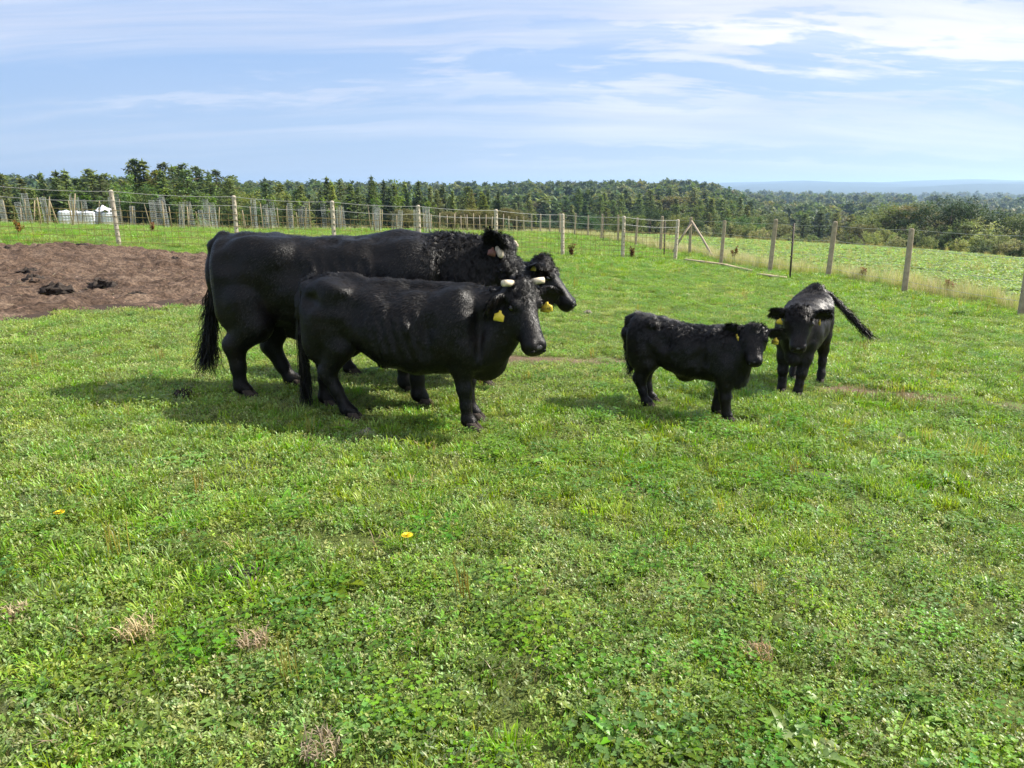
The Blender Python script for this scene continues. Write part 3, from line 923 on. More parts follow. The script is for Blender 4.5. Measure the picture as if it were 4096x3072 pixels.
def clump_faces(L, C, rad, n, size, col, rng, flat=.6, droop=0.0):
    """n small leaf faces spread round each clump centre"""
    m = len(C)
    k = np.repeat(np.arange(m), n)
    P = rng.normal(0, 1, (m * n, 3)); P /= np.linalg.norm(P, axis=1)[:, None]; P *= (rng.random((m * n, 1))**.45)
    r = np.asarray(rad)[k][:, None] if np.ndim(rad) else rad
    P = P * r * np.array([1, 1, flat]) + np.asarray(C)[k]
    az = rng.uniform(0, 6.28, m * n); tl = rng.uniform(-.9, .9, m * n) - droop
    ln = size * rng.uniform(.6, 1.4, m * n)
    c = tints(col, m, rng, .16, .05)[k] * rng.uniform(.82, 1.18, (m * n, 1))
    L.ovals(P, az, tl, ln, ln * .62, c, .2)

def tree_pine(rng, h, col=(.050, .075, .030)):
    L = LeafMesh(); C = []; Rd = []
    lean = rng.normal(0, .015, 2)
    n = int(h * 4.2)
    ph = rng.uniform(0, 6.28)
    for k in range(n):
        t = .20 + .80 * (k + rng.random()) / n
        z = h * t
        env = (1 - t)**.80 * min(1.0, (t - .10) / .22)
        a = k * 2.4 + rng.uniform(-.5, .5)
        rr = h * (.016 + .215 * env) * rng.uniform(.45, 1.15) * (1 + .18 * math.sin(a + ph))
        for q in ((.5, 1.0) if rr > .8 else (.8,)):
            C.append((lean[0] * z + rr * q * math.cos(a), lean[1] * z + rr * q * math.sin(a), z + rr * (q * .22 - .1))); Rd.append(.30 + .30 * rr)
    C.append((lean[0] * h, lean[1] * h, h * .985)); Rd.append(h * .022)
    clump_faces(L, np.array(C), np.array(Rd), 24, .36, col, rng, .5)
    T = MB(); T.tube([(0, 0, -.5), (lean[0] * h * .5, lean[1] * h * .5, h * .5), (lean[0] * h, lean[1] * h, h * .97)], np.array([.016, .010, .002]) * h, 7)
    for k in range(10):
        z = h * rng.uniform(.4, .9); a = rng.uniform(0, 6.28); l = h * .1
        T.tube([(lean[0] * z, lean[1] * z, z), (lean[0] * z + l * math.cos(a), lean[1] * z + l * math.sin(a), z + l * .3)], np.array([.005, .002]) * h, 4)
    return T, L
def tree_spruce(rng, h, col=(.034, .055, .028), wide=.17):
    L = LeafMesh()
    C = []; Rd = []
    lv = int(h * 1.7)
    for k in range(lv):
        t = .12 + .88 * k / lv
        rr = h * wide * (1 - t)**.85 * rng.uniform(.75, 1.15) + .12
        nb = max(4, int(10 * (1 - t) + 4)); a0 = rng.uniform(0, 6.28)
        for j in range(nb):
            a = a0 + j * 6.283 / nb + rng.uniform(-.2, .2); q = rng.uniform(.8, 1.1)
            for s in ((.35, .72, 1.0) if rr > .8 else (.6,)):
                C.append((rr * q * s * math.cos(a), rr * q * s * math.sin(a), h * t - rr * s * .32 + .05)); Rd.append(.18 + .22 * rr)
    clump_faces(L, np.array(C), np.array(Rd), 9, .46, col, rng, .35, .25)
    L.blades(np.array([[0, 0, h * .93], [0.0, 0, h * .93]]), np.array([0, 1.57]), np.array([h * .085] * 2), np.array([.22] * 2), np.array([.02] * 2), np.array([col] * 2), np.array([col] * 2))
    T = MB(); T.tube([(0, 0, -.5), (0, 0, h * .5), (0, 0, h * .97)], np.array([.015, .009, .0015]) * h, 7)
    return T, L
def tree_broad(rng, h, col=(.075, .115, .03), wide=.34, base=.2, n=230, face=.27, per=30):
    """a full rounded crown built of lobes"""
    L = LeafMesh(); C = []; Rd = []
    lob = [(0, 0, h * .70, h * .25)]
    for k in range(13):
        a = k * 2.4 + rng.uniform(-.4, .4); e = rng.uniform(-.55, 1.1)
        lob.append((wide * h * math.cos(e) * math.cos(a) * .8, wide * h * math.cos(e) * math.sin(a) * .8, h * (base + .36 + .26 * math.sin(e)), h * rng.uniform(.13, .2)))
    for k in range(n):
        lx, ly, lz, lr = lob[rng.integers(0, len(lob))]
        d = rng.normal(0, 1, 3); d /= np.linalg.norm(d); q = rng.uniform(.6, 1.0)
        C.append((lx + d[0] * lr * q, ly + d[1] * lr * q, max(h * base * .7, lz + d[2] * lr * q * .9))); Rd.append(h * rng.uniform(.04, .07))
    clump_faces(L, np.array(C), np.array(Rd), per, face, col, rng, .85)
    T = MB(); T.tube([(0, 0, -.5), (0, 0, h * .3), (h * .02, 0, h * .7)], np.array([.028, .02, .006]) * h, 8)
    for lx, ly, lz, lr in lob[1:8]:
        T.tube([(0, 0, h * .22), (lx * .5, ly * .5, lz * .75), (lx, ly, lz)], np.array([.014, .008, .003]) * h, 5)
    return T, L
def bush(rng, h, col=(.115, .135, .055)):
    """a dense dome made of a few bulging heads"""
    L = LeafMesh(); C = []; Rd = []
    heads = [(0, 0, h * .52, h * .40)] + [(.42 * h * math.cos(k * 1.05 + .3), .42 * h * math.sin(k * 1.05 + .3), h * rng.uniform(.24, .5), h * rng.uniform(.22, .32)) for k in range(6)]
    for k in range(150):
        hx, hy, hz_, hr = heads[rng.integers(0, 7)] if k % 3 else heads[0]
        d = rng.normal(0, 1, 3); d /= np.linalg.norm(d); q = rng.uniform(.7, 1.0)
        C.append((hx + d[0] * hr * q, hy + d[1] * hr * q, max(.08 * h, hz_ + d[2] * hr * q))); Rd.append(h * rng.uniform(.06, .10))
    clump_faces(L, np.array(C), np.array(Rd), 34, .20, col, rng, .9)
    T = MB()
    for k in range(6):
        a = rng.uniform(0, 6.28); T.tube([(0, 0, -.3), (.2 * h * math.cos(a), .2 * h * math.sin(a), h * .45), (.42 * h * math.cos(a), .42 * h * math.sin(a), h * .75)], (.09, .06, .02), 5)
    return T, L

KINDS = {
    'pine': [tree_pine(np.random.default_rng(200 + k), 16, c) for k, c in enumerate([(0.143, 0.196, 0.078), (0.163, 0.210, 0.090), (0.118, 0.168, 0.081), (0.190, 0.213, 0.078)])],
    'spruce': [tree_spruce(np.random.default_rng(220 + k), 16, c) for k, c in enumerate([(0.081, 0.122, 0.069), (0.091, 0.134, 0.072), (0.105, 0.145, 0.069)])],
    'larch': [tree_spruce(np.random.default_rng(230 + k), 16, c, .155) for k, c in enumerate([(0.205, 0.249, 0.088), (0.179, 0.227, 0.083)])],
    'broad': [tree_broad(np.random.default_rng(240 + k), 12, c) for k, c in enumerate([(0.100, 0.156, 0.053), (0.162, 0.194, 0.071), (0.185, 0.182, 0.080), (0.073, 0.122, 0.049)])],
    'oak': [tree_broad(np.random.default_rng(250), 13, (.046, .076, .030), .44, .16, 320, .27, 30)],
    'willow': [bush(np.random.default_rng(260 + k), 5, c) for k, c in enumerate([(.29, .325, .145), (.215, .26, .105), (.33, .345, .19), (.125, .165, .07)])],
}
KM = {}
for kd, lst in KINDS.items():
    for i, (T, L) in enumerate(lst):
        KM[(kd, i)] = (T.mesh(kd + '_trunk', M_BARKP if kd == 'pine' else M_BARK, True), L.mesh(kd + '_crown', M_NEEDLE if kd in ('pine', 'spruce', 'larch') else M_FOL))
BASEH = dict(pine=16, spruce=16, larch=16, broad=12, oak=13, willow=5)
ONAME = dict(pine='pine_tree', spruce='spruce_tree', larch='larch_tree', broad='broadleaf_tree', oak='oak_tree', willow='willow_bush')
def plant(kind, p, h, label, group, rng, wide=1.0, cat='tree', i=None):
    k = len(KINDS[kind]); i = int(rng.integers(0, k)) if i is None else i
    t = empty(ONAME[kind], p, rng.uniform(0, 6.28))
    s = h / BASEH[kind]
    t.scale = (s * wide, s * wide, s)
    tag(t, label, cat, group)
    tm, cm = KM[(kind, i)]
    linkobj('trunk', tm, t); linkobj('crown', cm, t)
    return t

SKY_PX = [-200, 0, 30, 75, 140, 190, 270, 340, 400, 450, 500, 545, 600, 660, 730, 765, 800, 850, 900, 950, 1000, 1095, 1200, 1270, 1340, 1400, 1450, 1530, 1600, 1650, 1700, 1800, 1900, 2000, 2250, 2380, 2500, 2700, 2850, 2960, 3060, 3160]
SKY_PY = [690, 695, 680, 685, 690, 690, 678, 700, 675, 690, 660, 635, 640, 645, 660, 655, 670, 675, 690, 700, 718, 708, 715, 700, 715, 735, 712, 693, 710, 718, 730, 745, 752, 757, 752, 733, 735, 740, 742, 748, 778, 800]
def sky_y(px): return float(np.interp(px, SKY_PX, SKY_PY))

def height_for(p, px, py):
    d = math.hypot(p.x, p.y)
    c = math.cos(math.atan((px - 2048) / 2960.0 * math.cos(PITCH)))
    # the row py at this bearing: elevation of the sight line
    r = pix_ray(px, py)
    return EYE + r[2] / math.hypot(r[0], r[1]) * d - p.z

def wood():
    rng = np.random.default_rng(5)
    LB = {'pine': 'blue-green pine', 'spruce': 'dark pointed spruce', 'larch': 'yellow-green larch', 'broad': 'olive broadleaf tree'}
    for row, (r0, r1, step, dy) in enumerate(((100, 116, 58, 6), (120, 138, 52, -2), (142, 165, 50, 8))):
        px = -160; cnt = 0
        while px < 1960:
            px += step * rng.uniform(.65, 1.35)
            d = rng.uniform(r0, r1)
            p = toward(px, d)
            jag = (0 if rng.random() < .3 else rng.uniform(6, 85)) + (18 if row == 0 else 0)
            h = height_for(p, px, sky_y(px) + dy + jag)
            h = float(np.clip(h, 6.5, 24))
            if px < 330: kind = rng.choice(['larch', 'broad', 'pine', 'spruce'], p=[.4, .2, .25, .15])
            elif px < 1000: kind = rng.choice(['pine', 'spruce', 'larch', 'broad'], p=[.58, .12, .16, .14])
            elif px < 1500: kind = rng.choice(['pine', 'spruce', 'larch', 'broad'], p=[.32, .18, .36, .14])
            else: kind = rng.choice(['pine', 'spruce', 'larch'], p=[.45, .4, .15])
            cnt += 1
            plant(kind, p, h, '%s, %s tree from the left in the %s row of the left wood' % (LB[kind], ordinal(cnt), ['front', 'middle', 'back'][row]), 'trees of the wood behind the left fence', rng, rng.uniform(.95, 1.85) if kind != 'spruce' else rng.uniform(1.0, 1.35))
    # the wood right of the bull, farther down the slope
    for row, (r0, r1, step, dy) in enumerate(((150, 175, 55, 85), (180, 215, 50, 45), (225, 265, 44, 12))):
        px = 1900; cnt = 0
        while px < 3060 - row * 40:
            px += step * rng.uniform(.65, 1.35)
            p = toward(px, rng.uniform(r0, r1))
            h = float(np.clip(height_for(p, px, sky_y(px) + dy + rng.uniform(0, 28)), 7, 25))
            kind = rng.choice(['pine', 'spruce', 'larch', 'broad'], p=[.45, .27, .16, .12] if row else [.4, .15, .15, .3])
            cnt += 1
            plant(kind, p, h, '%s, %s from the left in the %s row beyond the crop field' % (LB[kind], ordinal(cnt), ['lower', 'middle', 'upper'][row]), 'trees of the wood beyond the crop field', rng, rng.uniform(1.3, 1.8))
    # golden bushes at the foot of the wood
    for gk, (px, py) in enumerate(((1610, 838), (1650, 842), (1800, 850), (1850, 845), (1905, 838), (1960, 840), (2010, 836), (2060, 842))):
        p = toward(px, rng.uniform(92, 100)); plant('broad', p, height_for(p, px, py - 18), '%s golden-leaved bushy tree from the left at the foot of the wood' % ordinal(gk + 1), 'golden bushes at the foot of the wood', rng, 1.2, i=2)
    # broadleaf trees and pale willow bushes beyond the crop field
    for px, py, d, kind, w, lab in (
            (2520, 840, 118, 'broad', 1.3, 'yellowish rounded tree in front of the pines, left of centre beyond the field'), (2610, 800, 125, 'oak', 1.2, 'dark green rounded tree in front of the pines beyond the field'),
            (2720, 845, 118, 'broad', 1.1, 'small olive tree right of the dark rounded tree beyond the field'), (2790, 868, 105, 'oak', 1.0, 'low dark bushy tree above the willow bushes beyond the field'),
            (3290, 850, 150, 'pine', 1.8, 'left of the four dark pines at the foot of the valley beyond the field'), (3360, 855, 150, 'pine', 1.8, 'second of the four dark pines at the foot of the valley'),
            (3220, 856, 152, 'pine', 1.8, 'third dark pine from the right at the foot of the valley'), (3420, 862, 146, 'pine', 1.7, 'rightmost of the four dark pines at the foot of the valley'),
            (3520, 835, 140, 'broad', 1.3, 'olive tree between the valley pines and the brown rounded tree'), (3610, 790, 126, 'broad', 1.35, 'tall olive-brown tree left of the dark oak'),
            (3690, 790, 124, 'broad', 1.35, 'brownish rounded tree just left of the dark oak'), (3480, 878, 118, 'broad', 1.2, 'small reddish-brown tree above the willow bushes'),
            (3815, 762, 96, 'oak', 1.4, 'large dark green oak standing above the willow bushes on the right'), (3900, 785, 100, 'oak', 1.2, 'dark green tree half behind the large oak, on its right'),
            (4060, 845, 98, 'broad', 1.1, 'olive tree at the right edge behind the willow bushes'), (4120, 830, 88, 'oak', 1.0, 'dark tree cut by the right edge of the picture')):
        p = toward(px, d + 16); plant(kind, p, float(np.clip(height_for(p, px, py), 3, 24)), lab, None, rng, w, i={'broad': 1 if 'olive' in lab or 'yellow' in lab else 2, 'oak': 0}.get(kind))
    bl = [(2705, 905, 96), (2760, 900, 97), (2830, 893, 99), (2900, 880, 100), (2960, 878, 101), (3020, 888, 100), (3060, 905, 97), (3110, 920, 94), (3180, 925, 90), (3265, 938, 84), (3345, 938, 82), (3420, 930, 84), (3500, 915, 92), (3560, 905, 96), (3650, 908, 86), (3700, 878, 92), (3770, 890, 84), (3830, 912, 78), (3890, 866, 80), (3950, 855, 82), (3990, 905, 74), (4040, 930, 70), (4095, 950, 68), (4140, 955, 68), (3615, 965, 72), (3740, 975, 68), (3870, 985, 66), (3960, 990, 64)]
    bl.sort()
    for k, (px, py, d) in enumerate(bl):
        p = toward(px, d + 27); h = float(np.clip(height_for(p, px, py), 1.8, 9.5))
        plant('willow', p, h, 'pale willow bush, %s from the left along the far edge of the crop field' % ordinal(k + 1), 'willow bushes along the crop field', rng, rng.uniform(.95, 1.3), 'bush', i=k % 4)
wood()

# the far woods that read as one mass
def far_woods():
    rng = np.random.default_rng(6)
    c = bpy.data.collections.new('far_shapes')
    def low(f, seed, *a):
        T, L = f(np.random.default_rng(seed), 1.0 * 12, *a); return L
    mk = []
    for k, cc in enumerate([(0.091, 0.131, 0.060), (0.073, 0.111, 0.060), (0.151, 0.177, 0.069), (0.181, 0.172, 0.073), (0.117, 0.161, 0.065)]):
        L = LeafMesh(); r2 = np.random.default_rng(300 + k)
        C = []; Rd = []
        for j in range(26):
            if k < 2:
                t = r2.random(); rr = 2.6 * (1 - t)**.8; a = r2.uniform(0, 6.28); C.append((rr * math.cos(a), rr * math.sin(a), 1 + 11 * t))
            else:
                a = r2.uniform(0, 6.28); e = r2.uniform(-.5, 1.57); C.append((3.6 * math.cos(e) * math.cos(a), 3.6 * math.cos(e) * math.sin(a), 6 + 5.2 * math.sin(e)))
            Rd.append(1.3)
        clump_faces(L, np.array(C), np.array(Rd), 9, 1.5, cc, r2, .8)
        o = bpy.data.objects.new('far_%02d' % k, L.mesh('far_%02d' % k, M_FOL)); c.objects.link(o)
    X, Y, S = [], [], []
    for r0, r1, dens, sc in ((240, 420, .012, 1.2), (420, 800, .0085, 1.35), (800, 1500, .0034, 1.7), (1500, 3200, .0011, 2.2)):
        x, y, r = wedge(r0, r1, dens, rng, R(41))
        ang = np.arctan2(x, y)
        # open fields in the valley on the right
        f = vnoise(ang * 900, np.log(r) * 90, 26, 17)
        wv = vnoise(x, y, 170, 23)
        ok = np.where((ang > .27) & (r > 240), wv > .36, True) & ((f < .67) | (r < 700))
        ok &= ~((ang > .28) & (ang < .6) & (r < 300))
        X.append(x[ok]); Y.append(y[ok]); S.append(sc * rng.uniform(.7, 1.25, ok.sum()))
    x = np.concatenate(X); y = np.concatenate(Y); s = np.concatenate(S)
    ang = np.arctan2(x, y)
    idx = np.where(ang < .14, rng.choice([0, 1, 2, 4], len(x), p=[.4, .3, .15, .15]), rng.choice(5, len(x), p=[.2, .17, .23, .15, .25]))
    o = scatter('far_woods', c, np.stack([x, y, height(x, y) - .5], 1), rng.uniform(0, 6.28, len(x)), s, idx)
    tag(o, 'distant mixed woods covering the ridges and the valley', 'woods', kind='stuff')
    print('far trees', len(x))
far_woods()
# ------------------------------------------------------------------ young trees in wire guards, containers
M_GUARD = simple_mat('guard_mesh', (0.40, 0.42, 0.42), rough=.5, spec=.4, metal=.2)
M_STAKE = simple_mat('pale_stake', (0.28, 0.23, 0.15), rough=.9, spec=.1, var=.2)
M_TANK = simple_mat('white_tank', (0.74, 0.76, 0.80), rough=.45, spec=.4, var=.05, vscale=2)
M_TARP = simple_mat('white_sheet', (0.78, 0.79, 0.82), rough=.5, spec=.4, bump=.6, bscale=4)
M_CAGE = simple_mat('tank_cage', (0.33, 0.34, 0.36), rough=.4, spec=.5, metal=.6)

def guard_mesh():
    b = MB(); r = .135
    for k in range(16):
        a = k * math.pi / 8
        b.tube([(r * math.cos(a), r * math.sin(a), 0), (r * math.cos(a), r * math.sin(a), 1.0)], .0040, 3, cap=False)
    for k in range(15):
        z = .02 + .96 * k / 14
        b.tube([(r * math.cos(a), r * math.sin(a), z) for a in np.linspace(0, 2 * math.pi, 13)], .0032, 3, cap=False)
    return b.mesh('mesh_tube', M_GUARD)
GM = guard_mesh()
_b = MB(); _b.tube([(0, 0, -.1), (.01, 0, 1.0)], (.030, .026), 6); STK = _b.mesh('stake', M_STAKE)
_b = MB(); _b.tube([(0, 0, -.1), (.02, .01, .6), (0, 0, 1.15)], (.018, .014, .006), 5); STEM = _b.mesh('stem', M_BARK)
def sap_crown(seed, n, size):
    L = LeafMesh(); g = np.random.default_rng(seed); C = g.normal(0, size, (10, 3)) * np.array([1, 1, 1.2]); clump_faces(L, C, np.full(10, size), n, .12, (.13, .19, .06), g); return L.mesh('crown', M_FOL)
CR_S = [sap_crown(1, 9, .12), sap_crown(2, 7, .10)]; CR_B = sap_crown(3, 40, .28)

def guards():
    rng = np.random.default_rng(9)
    z3 = lambda x, a, b: (x / 2.155, 580 + a / 2.155, 580 + b / 2.155)
    z4 = lambda x, a, b: (1000 + x / 1.843, 600 + a / 1.843, 600 + b / 1.843)
    LST = [z3(*q) for q in ((0, 470, 588), (160, 500, 590), (215, 415, 592), (370, 450, 605), (595, 415, 605), (632, 450, 600), (712, 468, 590), (952, 450, 598), (1005, 425, 600), (1110, 525, 610), (1300, 475, 615), (1345, 455, 625), (1405, 425, 645), (1530, 490, 615), (1630, 485, 625), (1722, 560, 622), (1760, 460, 635), (1825, 495, 620))]
    LST += [z4(*q) for q in ((15, 365, 522), (95, 400, 502), (135, 440, 500), (165, 378, 512), (280, 390, 502), (360, 410, 512), (400, 382, 555), (540, 392, 522), (620, 450, 515), (642, 408, 518), (675, 418, 517), (900, 395, 530), (925, 400, 524), (940, 420, 520), (1045, 470, 525), (1090, 445, 530), (1215, 440, 540), (1290, 418, 580), (1312, 416, 580))]
    cnt = {}
    LST.sort()
    n = len(LST)
    for k, (px, ty, by) in enumerate(LST):
        p = at(px, by, 90)
        d = math.hypot(p.x, p.y)
        if d > 56: p = toward(px, 46 + rng.uniform(-3, 4)); d = math.hypot(p.x, p.y)
        h = float(np.clip(height_for(p, px, ty), 1.1, 2.3))
        t = empty('tree_guard', p, rng.uniform(0, 6.28))
        m = linkobj('mesh_tube', GM, t); m.scale = (1, 1, h); m.rotation_euler = (rng.normal(0, .05), rng.normal(0, .05), 0)
        s = linkobj('stake', STK, t); s.location = (.22, 0, 0); s.scale = (1, 1, h * rng.uniform(.75, 1.05)); s.rotation_euler = (rng.normal(0, .07), rng.normal(0, .07), 0)
        st = linkobj('stem', STEM, t); st.scale = (1, 1, h)
        big = abs(px - 1110 / 2.155) < 2 or abs(px - (1000 + 1090 / 1.843)) < 2
        if big:
            c = linkobj('crown', CR_B, t); c.location = (0, 0, h + .75); c.scale = (1, 1, 1.25)
        elif rng.random() < .55:
            c = linkobj('crown', CR_S[k % 2], t); c.location = (0, 0, h + .1)
        if big: lab = 'young tree with a round leafy crown above its guard, %s' % ('left of the second fence post' if px < 1000 else 'behind the bull')
        else:
            part = 'left of the first tall fence post' if px < 455 else ('between the first and second fence posts' if px < 925 else ('between the second and third fence posts' if px < 1320 else ('between the third and fourth fence posts' if px < 1670 else 'right of the fourth fence post')))
            cnt[part] = cnt.get(part, 0) + 1
            lab = '%s wire tree guard from the left, %s' % (ordinal(cnt[part]), part)
        tag(t, lab, 'tree guard', 'wire tree guards in the meadow')
    # loose stakes standing between the guards
    for k, px in enumerate(sorted(rng.uniform(0, 1900, 20))):
        p = toward(px, rng.uniform(41, 49) if px < 1000 else rng.uniform(46, 58))
        o = linkobj('stake', STK); o.location = p; o.scale = (1.1, 1.1, rng.uniform(1.1, 1.6)); o.rotation_euler = (rng.normal(0, .1), rng.normal(0, .12), 0)
        tag(o, 'thin bare wooden stake, %s from the left among the tree guards' % ordinal(k + 1), 'stake', 'bare stakes among the tree guards')
guards()

def containers():
    rng = np.random.default_rng(10)
    b = MB()
    # blow moulded tank: rounded box with ribs
    lv = [(.0, .86), (.04, .96), (.12, 1.0)] + [(z, s) for k in range(5) for z, s in ((.17 + k * .17, 1.0), (.20 + k * .17, .965), (.25 + k * .17, .965), (.28 + k * .17, 1.0))] + [(1.02, .97), (1.06, .82)]
    w = .43; n = 16; rings = []
    for z, s in lv:
        a = np.arange(n) * 2 * math.pi / n + math.pi / n
        x = np.sign(np.cos(a)) * np.abs(np.cos(a))**.35; y = np.sign(np.sin(a)) * np.abs(np.sin(a))**.35
        rings.append(np.stack([x * w * s, y * w * s, np.full(n, z + .1)], 1))
    v = np.vstack(rings)
    q = [[i * n + j, i * n + (j + 1) % n, (i + 1) * n + (j + 1) % n, (i + 1) * n + j] for i in range(len(lv) - 1) for j in range(n)]
    top = (len(lv) - 1) * n
    v = np.vstack([v, [[0, 0, 1.18]]]); b.add(v, q, [[len(v) - 1, top + j, top + (j + 1) % n] for j in range(n)])
    b.tube([(0, 0, 1.15), (0, 0, 1.22)], .09, 10)
    tank = b.mesh('tank', M_TANK, True)
    c = MB()
    for z in (.14, .36, .58, .80, 1.02):
        e = .455; c.tube([(-e, -e, z), (e, -e, z), (e, e, z), (-e, e, z), (-e, -e, z)], .011, 4, cap=False)
    for s in np.linspace(-.44, .44, 6):
        for sg in (-1, 1):
            c.tube([(s, sg * .462, .1), (s, sg * .462, 1.06)], .011, 4, cap=False); c.tube([(sg * .462, s, .1), (sg * .462, s, 1.06)], .011, 4, cap=False)
    cage = c.mesh('cage', M_CAGE)
    pl = MB(); pl.box((0, 0, .05), (.95, .95, .1)); pal = pl.mesh('pallet', M_STAKE)
    lab = ['leftmost white caged water tank in the row behind the left fence', 'second white caged water tank from the left in the row', 'third white caged water tank from the left in the row', 'fourth white caged water tank from the left in the row', 'white caged water tank with the white sheet on top, right end of the row']
    last = None
    for k, px in enumerate((250, 292, 335, 378, 424)):
        p = toward(px, 57 + .4 * (k % 2))
        t = empty('water_tank', p, rng.uniform(-.08, .08) + .5); tag(t, lab[k], 'water tank', 'white caged water tanks in a row')
        linkobj('tank', tank, t); linkobj('cage', cage, t); linkobj('pallet', pal, t)
        last = p
    # crumpled white sheet
    a = np.linspace(0, 1, 12); X, Y = np.meshgrid(a - .5, a - .5)
    g = np.hypot(X, Y)
    Z = .34 * np.exp(-(g / .33)**2) + .2 * (vnoise(X, Y, .16, 3) - .5)
    n = 12; q = [[i * n + j, i * n + j + 1, (i + 1) * n + j + 1, (i + 1) * n + j] for i in range(n - 1) for j in range(n - 1)]
    v = np.stack([X.ravel() * 1.0, Y.ravel() * 1.0, Z.ravel()], 1); nb = len(v)
    v2 = v - np.array([0, 0, .03])
    b = MB(); b.add(np.vstack([v, v2]), q + [[f[3] + nb, f[2] + nb, f[1] + nb, f[0] + nb] for f in q])
    o = b.build('white_sheet', M_TARP, None, True); o.location = last + Vector((-.3, 0, 1.29))
    tag(o, 'crumpled white plastic sheet lying on the right end water tank', 'plastic sheet')
containers()
# ------------------------------------------------------------------ cattle
def smin(a, b, k):
    h = np.clip(0.5 + 0.5 * (b - a) / k, 0, 1)
    return b * (1 - h) + a * h - k * h * (1 - h)

def catmull(st, n=70):
    st = np.asarray(st, float)
    x = st[:, 0]
    xs = np.linspace(x[0], x[-1], n)
    out = [xs]
    for c in range(1, st.shape[1]):
        y = st[:, c]
        m = np.gradient(y, x)
        i = np.clip(np.searchsorted(x, xs) - 1, 0, len(x) - 2)
        hh = x[i + 1] - x[i]; t = (xs - x[i]) / hh
        out.append((2 * t**3 - 3 * t**2 + 1) * y[i] + (t**3 - 2 * t**2 + t) * hh * m[i] + (-2 * t**3 + 3 * t**2) * y[i + 1] + (t**3 - t**2) * hh * m[i + 1])
    return np.array(out)

